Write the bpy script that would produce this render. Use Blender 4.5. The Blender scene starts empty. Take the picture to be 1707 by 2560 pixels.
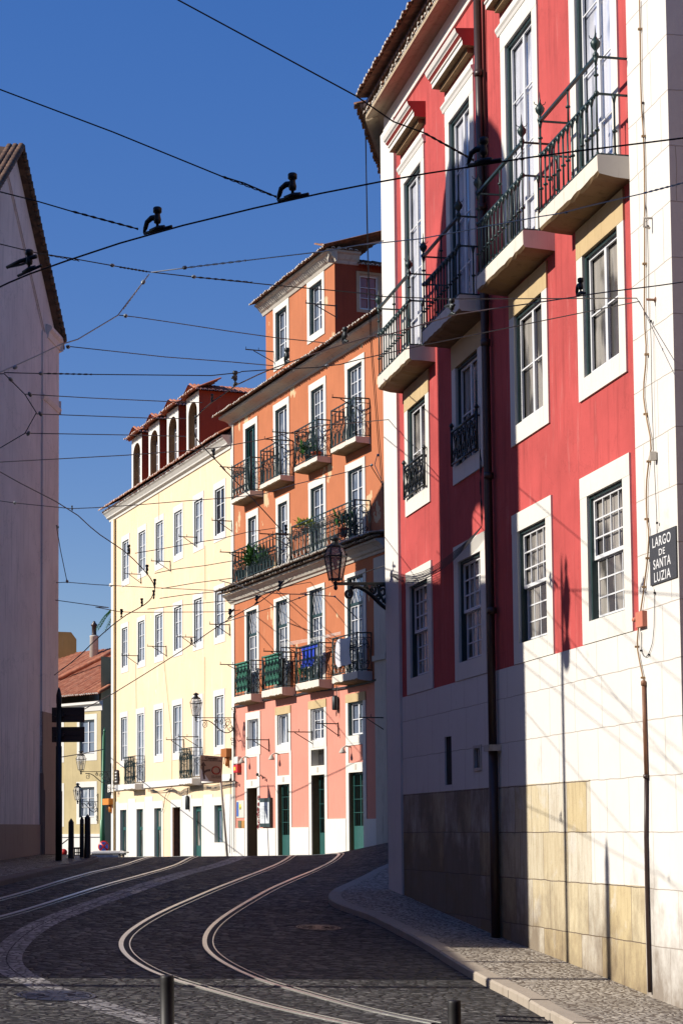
import bpy, math, random
from mathutils import Vector, Matrix
random.seed(7)
scn = bpy.context.scene
COL = scn.collection
# ---------------------------------------------------------------- camera model
FPX, CX, CY = 4800.0, 853.5, 1280.0
PITCH, ROLL, SH = math.radians(4.5), 0.0093, 0.0865
_u0 = Vector((0, -math.sin(PITCH), math.cos(PITCH)))
FWD = Vector((0, math.cos(PITCH), math.sin(PITCH)))
RGT = Vector((1, 0, 0)) * math.cos(ROLL) - _u0 * math.sin(ROLL)
UPV = _u0 * math.cos(ROLL) + Vector((1, 0, 0)) * math.sin(ROLL)
cam = bpy.data.objects.new('camera', bpy.data.cameras.new('camera'))
COL.objects.link(cam)
cam.matrix_world = Matrix(((RGT.x, UPV.x, -FWD.x, 0), (RGT.y, UPV.y, -FWD.y, 0), (RGT.z, UPV.z, -FWD.z, 0), (0, 0, 0, 1)))
cam.data.sensor_fit = 'VERTICAL'
cam.data.sensor_height = 36.0
cam.data.sensor_width = 24.0
cam.data.lens = 36.0 * FPX / 2560.0
cam.data.shift_y = SH * FPX / 2560.0
cam.data.clip_start = 0.3
cam.data.clip_end = 4000
scn.camera = cam

ZO = {'N': (0, 0, 1.0), 'D': (0, 0, 1.08867), 'A': (900, 0, .51467), 'B': (900, 700, .51467), 'C': (900, 1400, .51467),
      'D4': (0, 300, .57398), 'E5': (550, 580, .28699), 'E6': (550, 1100, .28699), 'E7': (550, 1600, .28699),
      'G8': (0, 2050, .63776), 'Y1': (240, 920, .24658), 'Y2': (240, 1480, .28916), 'L': (0, 1500, .29762),
      'LL': (120, 1780, .17013), 'LP': (790, 1310, .13393), 'S': (460, 1700, .12755), 'M': (570, 1960, .09566),
      'P': (1480, 1100, .21255), 'R': (900, 0, .18704), 'K': (1180, 60, .26786), 'T': (0, 320, .2551), 'Q': (570, 1250, .23597), 'U': (570, 1560, .23597),
      'BR': (1300, 2300, .25957), 'CL': (340, 420, .29337)}
def N(z, x, y):
    a, b, s = ZO[z]
    return a + x * s, b + y * s
def ray(z, x, y):
    x, y = N(z, x, y)
    return RGT * ((x - CX) / FPX) + UPV * (-(y - CY) / FPX + SH) + FWD
def at(z, x, y, Y):
    d = ray(z, x, y)
    return d * (Y / d.y)

# ---------------------------------------------------------------- ground height
def lerp_tab(t, tab):
    if t <= tab[0][0]: return tab[0][1]
    for (a, va), (b, vb) in zip(tab, tab[1:]):
        if t <= b:
            k = (t - a) / (b - a)
            return va + (vb - va) * k
    return tab[-1][1]
HT = [(-20, -1.7), (0, -1.7), (8, -2.3), (16, -2.85), (22, -2.86), (27, -2.80), (30, -2.66), (33.7, -2.44), (37.5, -2.27), (42, -1.98), (46.5, -1.66), (52, -1.38), (57, -1.17), (62, -1.0), (66, -.90), (68, -.905), (72, -.98), (80, -1.17), (90, -1.38), (104, -1.68), (140, -2.3), (200, -3.0), (400, -3.2)]
def sst(a, b, t):
    t = max(0, min(1, (t - a) / (b - a)))
    return t * t * (3 - 2 * t)
def hraw(X, Y):
    h = lerp_tab(Y, HT)
    c = .045 * (1 - sst(46, 62, Y)) * sst(8, 20, Y)
    h += c * (2.5 - max(-9, min(6, X)))
    if Y > 46:
        h += sst(46, 62, Y) * .62 * sst(-1.2, 3.2, X) + sst(46, 62, Y) * .5 * sst(2.5, 12, X)
    return h
def H(X, Y):
    return (hraw(X, Y - 1.2) + 2 * hraw(X, Y) + hraw(X, Y + 1.2)) / 4
def gnd(z, x, y, dz=0.0, y0=14.0, y1=140.0):
    d = ray(z, x, y)
    t, st = y0 / d.y, .12
    while t < y1 / d.y:
        p = d * t
        if p.z <= H(p.x, p.y) + dz:
            lo, hi = t - st, t
            for _ in range(14):
                m = (lo + hi) / 2
                q = d * m
                if q.z <= H(q.x, q.y) + dz: hi = m
                else: lo = m
            q = d * hi
            return Vector((q.x, q.y, H(q.x, q.y) + dz))
        t += st
    # above the crest line: clamp onto the crest
    p = d * (67.0 / d.y)
    return Vector((p.x, p.y, H(p.x, p.y) + dz))

# ---------------------------------------------------------------- objects
def tag(o, label=None, cat=None, group=None, kind=None):
    if label: o['label'] = label
    if cat: o['category'] = cat
    if group: o['group'] = group
    if kind: o['kind'] = kind
    return o
def empty(name, loc, label, cat, group=None):
    o = bpy.data.objects.new(name, None)
    o.empty_display_size = .3
    COL.objects.link(o)
    o.location = loc
    return tag(o, label, cat, group)
WL = {}
def wloc(o):
    v = Vector((0, 0, 0))
    while o is not None:
        v = v + Vector(o.location)
        o = o.parent
    return v
class MB:
    def __init__(s):
        s.v, s.f, s.uv, s.mi = [], [], [], []
        s.sm = []
    def add(s, vs, fs, uvs=None, mi=0, smooth=False):
        n = len(s.v)
        s.v += [tuple(v) for v in vs]
        s.uv += list(uvs) if uvs else [(v[0] + v[1] * .37, v[2]) for v in vs]
        for f in fs:
            s.f.append(tuple(i + n for i in f)); s.mi.append(mi); s.sm.append(smooth)
    def box(s, c, sx, sy, sz, rz=0, mi=0):
        co, si = math.cos(rz), math.sin(rz)
        vs = []
        for dz in (0, 1):
            for dx, dy in ((-.5, -.5), (.5, -.5), (.5, .5), (-.5, .5)):
                x, y = dx * sx, dy * sy
                vs.append((c[0] + x * co - y * si, c[1] + x * si + y * co, c[2] + dz * sz))
        s.add(vs, [(0, 3, 2, 1), (4, 5, 6, 7), (0, 1, 5, 4), (1, 2, 6, 5), (2, 3, 7, 6), (3, 0, 4, 7)], mi=mi)
    def tube(s, pts, r, n=6, mi=0, cap=True):
        pts = [Vector(p) for p in pts]
        if len(pts) < 2: return
        rs = r if isinstance(r, (list, tuple)) else [r] * len(pts)
        vs, fs = [], []
        prev = None
        for i, p in enumerate(pts):
            a = pts[max(0, i - 1)]; b = pts[min(len(pts) - 1, i + 1)]
            t = (b - a)
            if t.length < 1e-9: t = Vector((0, 0, 1))
            t.normalize()
            if prev is None:
                up = Vector((0, 0, 1)) if abs(t.z) < .9 else Vector((1, 0, 0))
                e1 = t.cross(up).normalized()
            else:
                e1 = (prev - t * prev.dot(t))
                if e1.length < 1e-6: e1 = t.orthogonal()
                e1.normalize()
            prev = e1
            e2 = t.cross(e1)
            for k in range(n):
                a_ = 2 * math.pi * k / n + math.pi / n
                vs.append(p + (e1 * math.cos(a_) + e2 * math.sin(a_)) * rs[i])
        for i in range(len(pts) - 1):
            for k in range(n):
                fs.append((i * n + k, i * n + (k + 1) % n, (i + 1) * n + (k + 1) % n, (i + 1) * n + k))
        if cap:
            fs.append(tuple(range(n - 1, -1, -1)))
            fs.append(tuple((len(pts) - 1) * n + k for k in range(n)))
        s.add(vs, fs, mi=mi, smooth=n > 4)
    def lathe(s, c, prof, n=12, mi=0, axis=None, smooth=True, rot=0):
        # prof: [(r, h)] along +z (or axis)
        ax = Vector(axis).normalized() if axis else Vector((0, 0, 1))
        e1 = Vector((math.cos(rot), math.sin(rot), 0)) if not axis else ax.orthogonal().normalized()
        e2 = ax.cross(e1)
        c = Vector(c)
        vs, fs = [], []
        for r, h in prof:
            for k in range(n):
                a = 2 * math.pi * k / n
                vs.append(c + ax * h + (e1 * math.cos(a) + e2 * math.sin(a)) * r)
        for i in range(len(prof) - 1):
            for k in range(n):
                fs.append((i * n + k, i * n + (k + 1) % n, (i + 1) * n + (k + 1) % n, (i + 1) * n + k))
        fs.append(tuple(range(n - 1, -1, -1)))
        fs.append(tuple((len(prof) - 1) * n + k for k in range(n)))
        s.add(vs, fs, mi=mi, smooth=smooth)
    def build(s, name, mats, parent=None, label=None, cat=None, group=None, kind=None, uvname='UVMap'):
        off = wloc(parent) if parent is not None else Vector((0, 0, 0))
        me = bpy.data.meshes.new(name)
        me.from_pydata([(v[0] - off.x, v[1] - off.y, v[2] - off.z) for v in s.v], [], s.f)
        if not isinstance(mats, (list, tuple)): mats = [mats]
        for m in mats: me.materials.append(m)
        uvl = me.uv_layers.new(name=uvname)
        li = [0] * len(me.loops)
        me.loops.foreach_get('vertex_index', li)
        flat = []
        for i in li: flat += [s.uv[i][0], s.uv[i][1]]
        uvl.data.foreach_set('uv', flat)
        me.polygons.foreach_set('material_index', s.mi)
        me.polygons.foreach_set('use_smooth', s.sm)
        me.update()
        o = bpy.data.objects.new(name, me)
        COL.objects.link(o)
        if parent is not None: o.parent = parent
        return tag(o, label, cat, group, kind)

# ---------------------------------------------------------------- facade frames
class Fac:
    def __init__(s, b, D, Yref, flip=False):
        s.b, s.D = b, D
        L = math.hypot(1, b)
        s.o = Vector((b * Yref + D, Yref, 0))
        s.u = Vector((-b, -1, 0)) / L
        s.n = Vector((-1, b, 0)) / L * (-1 if flip else 1)
    def P(s, u, z, d=0.0):
        return s.o + s.u * u + s.n * d + Vector((0, 0, z))
    def uz(s, zk, x, y, d=0.0):
        r = ray(zk, x, y)
        t = (s.o + s.n * d).dot(s.n) / r.dot(s.n)
        p = r * t
        return (p - s.o).dot(s.u), p.z
    def U(s, zk, x, y=None, d=0.0):
        return s.uz(zk, x, y if y is not None else 0, d)[0]
    def box(s, mb, u0, u1, z0, z1, d0, d1, mi=0):
        vs, uvs = [], []
        for z in (z0, z1):
            for u, d in ((u0, d0), (u1, d0), (u1, d1), (u0, d1)):
                vs.append(s.P(u, z, d)); uvs.append((u - d, z))
        mb.add(vs, [(0, 3, 2, 1), (4, 5, 6, 7), (0, 1, 5, 4), (1, 2, 6, 5), (2, 3, 7, 6), (3, 0, 4, 7)], uvs, mi)
    def quad(s, mb, pts, mi=0):  # pts [(u,z,d)]
        mb.add([s.P(*p) for p in pts], [tuple(range(len(pts)))], [(p[0] - p[2], p[1]) for p in pts], mi)
    def prism(s, mb, pts, d0, d1, mi=0):  # polygon in (u,z)
        n = len(pts)
        vs = [s.P(u, z, d0) for u, z in pts] + [s.P(u, z, d1) for u, z in pts]
        uvs = [(u, z) for u, z in pts] * 2
        fs = [tuple(range(n - 1, -1, -1)), tuple(range(n, 2 * n))] + [(i, (i + 1) % n, n + (i + 1) % n, n + i) for i in range(n)]
        mb.add(vs, fs, uvs, mi)
    def extrude(s, mb, u0, u1, prof, mi=0, z0=0, z1=None):  # prof: closed loop [(d,z)], z relative; can slope
        if z1 is None: z1 = z0
        n = len(prof)
        vs = [s.P(u0, z0 + z, d) for d, z in prof] + [s.P(u1, z1 + z, d) for d, z in prof]
        uvs = [(u0 - d, z) for d, z in prof] + [(u1 - d, z) for d, z in prof]
        fs = [(i, (i + 1) % n, n + (i + 1) % n, n + i) for i in range(n)] + [tuple(range(n - 1, -1, -1)), tuple(range(n, 2 * n))]
        mb.add(vs, fs, uvs, mi)
    def wall(s, mb, u0, u1, z0, z1, holes, d=0.0, mi=0, us=(), zs=()):
        U = sorted(set([u0, u1] + [min(max(h[i], u0), u1) for h in holes for i in (0, 1)] + list(us)))
        Z = sorted(set([z0, z1] + [min(max(h[i], z0), z1) for h in holes for i in (2, 3)] + list(zs)))
        for a, b in zip(U, U[1:]):
            if b - a < 1e-5: continue
            for c, e in zip(Z, Z[1:]):
                if e - c < 1e-5: continue
                mu, mz = (a + b) / 2, (c + e) / 2
                if any(h[0] < mu < h[1] and h[2] < mz < h[3] for h in holes): continue
                s.quad(mb, [(a, c, d), (b, c, d), (b, e, d), (a, e, d)], mi)
    def tube(s, mb, pts, r, n=5, mi=0):
        mb.tube([s.P(*p) for p in pts], r, n, mi)

# ---------------------------------------------------------------- materials
def nt(name):
    m = bpy.data.materials.new(name)
    m.use_nodes = True
    t = m.node_tree
    return m, t, t.nodes['Principled BSDF']
def nd(t, ty, **kw):
    n = t.nodes.new(ty)
    for k, v in kw.items():
        if k in n.inputs: n.inputs[k].default_value = v
        else: setattr(n, k, v)
    return n
def lk(t, a, ao, b, bi): t.links.new(a.outputs[ao], b.inputs[bi])
def mix(t, fac, a, b, mode='MIX'):
    n = t.nodes.new('ShaderNodeMix'); n.data_type = 'RGBA'; n.blend_type = mode
    for i, v in ((0, fac), (6, a), (7, b)):
        if isinstance(v, tuple) and len(v) == 2 and hasattr(v[0], 'outputs'): t.links.new(v[0].outputs[v[1]], n.inputs[i])
        elif v is not None: n.inputs[i].default_value = (tuple(v) + (1,) if i > 0 and len(v) == 3 else v) if i > 0 else v
    return (n, 2)
def ramp(t, src, stops, interp='LINEAR'):
    n = t.nodes.new('ShaderNodeValToRGB'); n.color_ramp.interpolation = interp
    els = n.color_ramp.elements
    while len(els) < len(stops): els.new(.5)
    for e, (p, c) in zip(els, stops):
        e.position = p; e.color = tuple(c) + (1,) if len(c) == 3 else c
    t.links.new(src[0].outputs[src[1]], n.inputs[0])
    return (n, 0)
def coords(t, scale=(1, 1, 1), kind='Object'):
    tc = t.nodes.new('ShaderNodeTexCoord'); mp = t.nodes.new('ShaderNodeMapping')
    mp.inputs['Scale'].default_value = scale
    lk(t, tc, kind, mp, 0)
    return mp
def noise(t, mp, scale, detail=4, rough=.55):
    n = nd(t, 'ShaderNodeTexNoise'); n.inputs['Scale'].default_value = scale; n.inputs['Detail'].default_value = detail; n.inputs['Roughness'].default_value = rough
    if mp is not None: lk(t, mp, 0, n, 0)
    return n
def bump(t, bsdf, src, strength=.3, dist=.02, prev=None):
    n = nd(t, 'ShaderNodeBump'); n.inputs['Strength'].default_value = strength; n.inputs['Distance'].default_value = dist
    t.links.new(src[0].outputs[src[1]], n.inputs['Height'])
    if prev is not None: t.links.new(prev.outputs[0], n.inputs['Normal'])
    t.links.new(n.outputs[0], bsdf.inputs['Normal'])
    return n
def setc(t, bsdf, c): t.links.new(c[0].outputs[c[1]], bsdf.inputs['Base Color'])
def mul(c, k): return tuple(min(1, x * k) for x in c)

def m_plain(name, c, rough=.6, metal=0.0, var=.15, scale=6.0, bmp=.1):
    m, t, b = nt(name)
    mp = coords(t)
    n = noise(t, mp, scale, 3)
    setc(t, b, mix(t, (n, 0), mul(c, 1 - var), mul(c, 1 + var)))
    b.inputs['Roughness'].default_value = rough; b.inputs['Metallic'].default_value = metal
    if bmp: bump(t, b, (n, 0), bmp, .01)
    return m
def m_plaster(name, c, patch=None, pth=.66, var=.12, streak=.16, light=None, rough=.9, foot=None, crack=0, lth=.62):
    m, t, b = nt(name)
    mp = coords(t); mps = coords(t, (3.2, 3.2, .28))
    big = noise(t, mp, .55, 6, .6); st = noise(t, mps, 1.6, 5, .65); fine = noise(t, mp, 22, 4, .7)
    c1 = mix(t, ramp(t, (big, 0), [(.33, (0, 0, 0)), (.68, (1, 1, 1))]), mul(c, 1 - var), mul(c, 1 + var * .7))
    c2 = mix(t, ramp(t, (st, 0), [(.52, (0, 0, 0)), (.74, (1, 1, 1))]), c1, mul(c, 1 - streak))
    lt = light or tuple(min(1, x * .75 + .2) for x in c)
    st2 = noise(t, coords(t, (4, 4, .5)), 1.1, 6, .7)
    c3 = mix(t, ramp(t, (st2, 0), [(lth, (0, 0, 0)), (lth + .18, (.6, .6, .6))]), c2, lt)
    out = c3
    sp = noise(t, mp, 9, 3, .7)
    out = mix(t, ramp(t, (sp, 0), [(.70, (0, 0, 0)), (.76, (.45, .45, .45))]), out, mul(c, .5))
    if patch:
        pn = noise(t, coords(t, (1, 1, .75)), .62, 5, .62)
        pf = ramp(t, (pn, 0), [(pth, (0, 0, 0)), (pth + .008, (1, 1, 1))])
        out = mix(t, pf, out, patch)
    if crack:
        cv = nd(t, 'ShaderNodeTexVoronoi'); cv.feature = 'DISTANCE_TO_EDGE'; cv.inputs['Scale'].default_value = .45
        dn = noise(t, mp, 2.2, 5, .7); av = nd(t, 'ShaderNodeVectorMath', operation='ADD'); lk(t, mp, 0, av, 0); lk(t, dn, 1, av, 1); lk(t, av, 0, cv, 0)
        cf = ramp(t, (cv, 0), [(.0, (crack, crack, crack)), (.007, (0, 0, 0))])
        out = mix(t, cf, out, mul(c, .35))
    if foot:
        sx = nd(t, 'ShaderNodeSeparateXYZ'); lk(t, mp, 0, sx, 0)
        mr = nd(t, 'ShaderNodeMapRange'); lk(t, sx, 2, mr, 0); mr.inputs[1].default_value = foot[0]; mr.inputs[2].default_value = foot[1]; mr.inputs[3].default_value = .42; mr.inputs[4].default_value = 0
        ad = nd(t, 'ShaderNodeMath', operation='ADD'); lk(t, mr, 0, ad, 0); lk(t, st, 0, ad, 1)
        out = mix(t, ramp(t, (ad, 0), [(.55, (0, 0, 0)), (.95, (.8, .8, .8))]), out, mul(c, .45))
    setc(t, b, out)
    b.inputs['Roughness'].default_value = rough
    b.inputs['Specular IOR Level'].default_value = .2
    bb = bump(t, b, (fine, 0), .25, .006)
    bump(t, b, (big, 0), .35, .05, bb)
    return m
def m_stone(name, c, dirt=(.25, .2, .13), amt=.35, rough=.8, sc=1.0, var=.08):
    m, t, b = nt(name)
    mp = coords(t)
    a = noise(t, mp, 1.1 * sc, 6, .65); s = noise(t, coords(t, (5, 5, .6)), 1.4 * sc, 5, .7); f = noise(t, mp, 34 * sc, 3, .8)
    c1 = mix(t, (a, 0), mul(c, 1 - var), mul(c, 1 + var))
    c2 = mix(t, ramp(t, (s, 0), [(.55, (0, 0, 0)), (.8, (amt, amt, amt))]), c1, dirt)
    c3 = mix(t, ramp(t, (f, 0), [(.66, (0, 0, 0)), (.74, (.3, .3, .3))]), c2, mul(dirt, .8))
    setc(t, b, c3)
    b.inputs['Roughness'].default_value = rough
    b.inputs['Specular IOR Level'].default_value = .25
    bb = bump(t, b, (f, 0), .25, .006); bump(t, b, (a, 0), .3, .03, bb)
    return m
def m_glass(name, c=(.07, .065, .06), c2=(.36, .335, .30), th=.5, refl=.03):
    m, t, b = nt(name)
    mp = coords(t, (1.3, 1.3, .5))
    n = noise(t, mp, 1.2, 3, .5)
    f = ramp(t, (n, 0), [(th - .04, (0, 0, 0)), (th + .04, (1, 1, 1))])
    fold = nd(t, 'ShaderNodeTexWave'); fold.inputs['Scale'].default_value = 7; fold.inputs['Distortion'].default_value = 2.0; lk(t, coords(t, (1, 1, .05)), 0, fold, 0)
    cc = mix(t, (fold, 0), mul(c2, .88), c2)
    setc(t, b, mix(t, f, c, cc))
    b.inputs['Roughness'].default_value = refl
    b.inputs['IOR'].default_value = 1.52
    b.inputs['Coat Weight'].default_value = 1.0
    b.inputs['Coat Roughness'].default_value = .01
    w = noise(t, coords(t), 1.6, 2, .5)
    bump(t, b, (w, 0), .06, .03)
    return m
def m_tile(name, c=(.42, .13, .06), c2=(.62, .26, .14), dirt=(.07, .055, .045), amt=.5):
    m, t, b = nt(name)
    mp = coords(t)
    v = nd(t, 'ShaderNodeTexVoronoi'); v.inputs['Scale'].default_value = 4.2; lk(t, mp, 0, v, 0)
    sep = nd(t, 'ShaderNodeSeparateColor'); lk(t, v, 'Color', sep, 0)
    c1 = mix(t, (sep, 0), c, c2)
    n = noise(t, mp, 3.2, 6, .7)
    c3 = mix(t, ramp(t, (n, 0), [(.45, (0, 0, 0)), (.68, (amt, amt, amt))]), c1, dirt)
    setc(t, b, c3); b.inputs['Roughness'].default_value = .85
    bump(t, b, (noise(t, mp, 18, 3), 0), .3, .015)
    return m

M = {}
M['red'] = m_plaster('red_plaster', (.54, .105, .10), light=(.64, .24, .22), var=.17, streak=.32, crack=.28, lth=.575)
M['redtrim'] = m_plaster('red_trim_plaster', (.52, .10, .09), var=.1)
M['white'] = m_stone('white_limewash', (.80, .77, .72), (.34, .28, .2), .22)
M['whitetrim'] = m_stone('limestone_trim', (.80, .77, .70), (.42, .33, .2), .30)
M['sandtrim'] = m_stone('sandstone_trim', (.58, .44, .25), (.3, .18, .07), .5, var=.2)
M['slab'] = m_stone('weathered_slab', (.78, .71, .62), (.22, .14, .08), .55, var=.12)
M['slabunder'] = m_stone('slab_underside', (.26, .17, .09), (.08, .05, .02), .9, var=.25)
M['greenframe'] = m_plain('dark_green_paint', (.016, .045, .045), .45, var=.3)
M['sash'] = m_plain('white_sash_paint', (.80, .81, .83), .5, var=.05, bmp=.05)
M['glass'] = m_glass('window_glass')
M['glassblue'] = m_glass('window_glass_clear', (.13, .16, .22), (.35, .38, .43), .62)
M['glasswhite'] = m_glass('window_glass_net_curtain', (.30, .32, .38), (.66, .67, .74), .42)
M['glasspale'] = m_glass('window_glass_pale', (.32, .37, .45), (.54, .57, .62), .5)
M['glassdark'] = m_glass('window_glass_dark', (.02, .02, .025), (.06, .06, .06), .6)
M['iron'] = m_plain('black_iron', (.022, .026, .028), .42, .3, .3, 12)
M['irongreen'] = m_plain('green_black_iron', (.018, .042, .042), .45, .2, .3, 12)
M['cable'] = m_plain('black_cable', (.02, .017, .02), .6, 0, .3)
M['cablecopper'] = m_plain('contact_wire_metal', (.05, .026, .022), .5, .2, .2)
M['cablegrey'] = m_plain('grey_steel_wire', (.30, .32, .34), .4, .7, .2)
M['browncable'] = m_plain('brown_cable', (.36, .22, .11), .6, 0, .3)
M['pipebrown'] = m_plain('dark_brown_pipe', (.05, .028, .024), .4, .1, .3)
M['pipered'] = m_plain('rusty_brown_conduit', (.24, .11, .06), .6, .1, .4)
M['fitting'] = m_plain('dark_fitting', (.028, .036, .04), .5, .3, .3)
M['porcelain'] = m_plain('grey_insulator', (.30, .33, .33), .3, 0, .2)
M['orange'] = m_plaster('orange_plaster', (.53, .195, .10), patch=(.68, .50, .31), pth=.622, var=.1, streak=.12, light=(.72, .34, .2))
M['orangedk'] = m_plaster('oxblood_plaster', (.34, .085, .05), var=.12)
M['pink'] = m_plaster('salmon_plaster', (.72, .31, .24), var=.06, streak=.08)
M['yellow'] = m_plaster('pale_yellow_plaster', (.94, .72, .48), patch=(.88, .83, .70), pth=.70, var=.05, streak=.07, light=(.92, .86, .72), lth=.56, crack=.3)
M['bgyellow'] = m_plaster('ochre_plaster', (.56, .46, .26), patch=(.6, .6, .58), pth=.74, var=.12)
M['pinkgrey'] = m_plaster('mauve_plaster', (.95, .76, .69), var=.10, streak=.13, light=(.84, .70, .68), foot=(-1, 5), crack=.5, lth=.6)
M['mauvestone'] = m_stone('mauve_stone', (.34, .22, .17), (.1, .05, .03), .5)
M['tileold'] = m_tile('old_roof_tile', (.20, .085, .04), (.38, .19, .10), (.05, .04, .033), .85)
M['tilenew'] = m_tile('terracotta_tile', (.42, .13, .065), (.56, .24, .14), (.16, .07, .05), .4)
M['kerbdark'] = m_stone('dark_kerb_stone', (.20, .15, .12), (.07, .05, .04), .6, var=.15)
M['tileshade'] = m_tile('shaded_tile', (.10, .05, .03), (.20, .11, .065), (.03, .024, .02), .85)  # darkened tile copy, shade of the church roof edge put into its colour
M['tilelichen'] = m_tile('lichen_grey_tile', (.30, .24, .18), (.50, .44, .36), (.06, .05, .04), .9)
M['tilewhite'] = m_tile('mortar_edge', (.62, .58, .52), (.75, .72, .66), (.2, .17, .14), .7)
M['soffit'] = m_stone('soffit_plaster', (.50, .40, .28), (.15, .09, .05), .7, var=.2)
M['greydirt'] = m_stone('weathered_cornice', (.60, .55, .48), (.10, .08, .07), .85, var=.2)
M['doorgreen'] = m_plain('green_door_paint', (.03, .11, .10), .4, var=.25)
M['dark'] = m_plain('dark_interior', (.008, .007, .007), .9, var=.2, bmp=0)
M['shed'] = m_plain('black_post_paint', (.012, .010, .011), .55, .1, .2)
M['greenpole'] = m_plain('green_pole_paint', (.04, .17, .08), .4, .1, .25)
M['lampglass'] = None
# ---------------------------------------------------------------- special materials
def m_lampclear():
    m, t, b = nt('clear_lamp_glass')
    b.inputs['Base Color'].default_value = (.6, .58, .54, 1)
    b.inputs['Roughness'].default_value = .15
    b.inputs['Alpha'].default_value = .30
    return m
M['lampclear'] = m_lampclear()
def m_lampglass():
    m, t, b = nt('smoky_lamp_glass')
    b.inputs['Base Color'].default_value = (.34, .27, .24, 1)
    b.inputs['Roughness'].default_value = .15
    b.inputs['Alpha'].default_value = .55
    return m
M['lampglass'] = m_lampglass()
def m_cobble(name, c1, c2, joint, size=.11, rough=.55, bs=.9, squash=1.6, rot=0.0, dist=.03):
    m, t, b = nt(name)
    tc = t.nodes.new('ShaderNodeTexCoord'); mp = t.nodes.new('ShaderNodeMapping')
    mp.inputs['Rotation'].default_value = (0, 0, rot)
    lk(t, tc, 'Object', mp, 0)
    wn = noise(t, mp, .9, 3); wn2 = nd(t, 'ShaderNodeVectorMath', operation='SCALE'); lk(t, wn, 1, wn2, 0); wn2.inputs[3].default_value = .55
    ad = nd(t, 'ShaderNodeVectorMath', operation='ADD'); lk(t, mp, 0, ad, 0); lk(t, wn2, 0, ad, 1)
    sc = nd(t, 'ShaderNodeMapping'); lk(t, ad, 0, sc, 0); sc.inputs['Scale'].default_value = (1, squash, .001)
    v = nd(t, 'ShaderNodeTexVoronoi'); v.feature = 'DISTANCE_TO_EDGE'; v.inputs['Scale'].default_value = 1 / size; v.inputs['Randomness'].default_value = .62; lk(t, sc, 0, v, 0)
    v2 = nd(t, 'ShaderNodeTexVoronoi'); v2.inputs['Scale'].default_value = 1 / size; v2.inputs['Randomness'].default_value = .62; lk(t, sc, 0, v2, 0)
    sep = nd(t, 'ShaderNodeSeparateColor'); lk(t, v2, 'Color', sep, 0)
    cc = mix(t, (sep, 0), c1, c2)
    big = noise(t, mp, .35, 5, .6)
    cc = mix(t, ramp(t, (big, 0), [(.4, (0, 0, 0)), (.62, (.65, .65, .65))]), cc, mul(c1, .8))
    e = ramp(t, (v, 0), [(.03, (0, 0, 0)), (.16, (1, 1, 1))])
    setc(t, b, mix(t, e, joint, cc))
    hr = ramp(t, (v, 0), [(.0, (0, 0, 0)), (.28, (1, 1, 1))])
    b.inputs['Roughness'].default_value = rough
    rr = mix(t, (sep, 1), (rough - .15,) * 3, (min(1, rough + .2),) * 3)
    t.links.new(rr[0].outputs[2], b.inputs['Roughness'])
    tilt = mix(t, .75, hr, (sep, 2), 'MULTIPLY')
    b1 = bump(t, b, hr, bs, dist)
    bump(t, b, (noise(t, mp, 30, 3), 0), .4, .006, b1)
    return m
M['cobble'] = m_cobble('basalt_cobbles', (.021, .019, .020), (.175, .166, .162), (.002, .0015, .0015), .19, .70, 1.0, 1.7, .1, .05)
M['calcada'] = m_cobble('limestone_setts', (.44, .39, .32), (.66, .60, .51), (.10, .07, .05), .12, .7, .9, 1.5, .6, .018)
M['linecob'] = m_cobble('white_line_setts', (.26, .25, .26), (.56, .53, .50), (.03, .027, .027), .16, .6, .7, 1.3, .0, .02)
M['kerb'] = m_stone('kerb_stone', (.44, .38, .31), (.16, .11, .08), .6, var=.15)
M['steel'] = m_plain('polished_rail', (.74, .73, .68), .3, .85, .15, 5, .15)
M['groove'] = m_plain('rail_groove', (.012, .011, .011), .7, .2, .2)
M['manhole'] = m_plain('cast_iron_cover', (.045, .042, .06), .38, .7, .25, 9, .4)
UWHITE1 = 14.3
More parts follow.
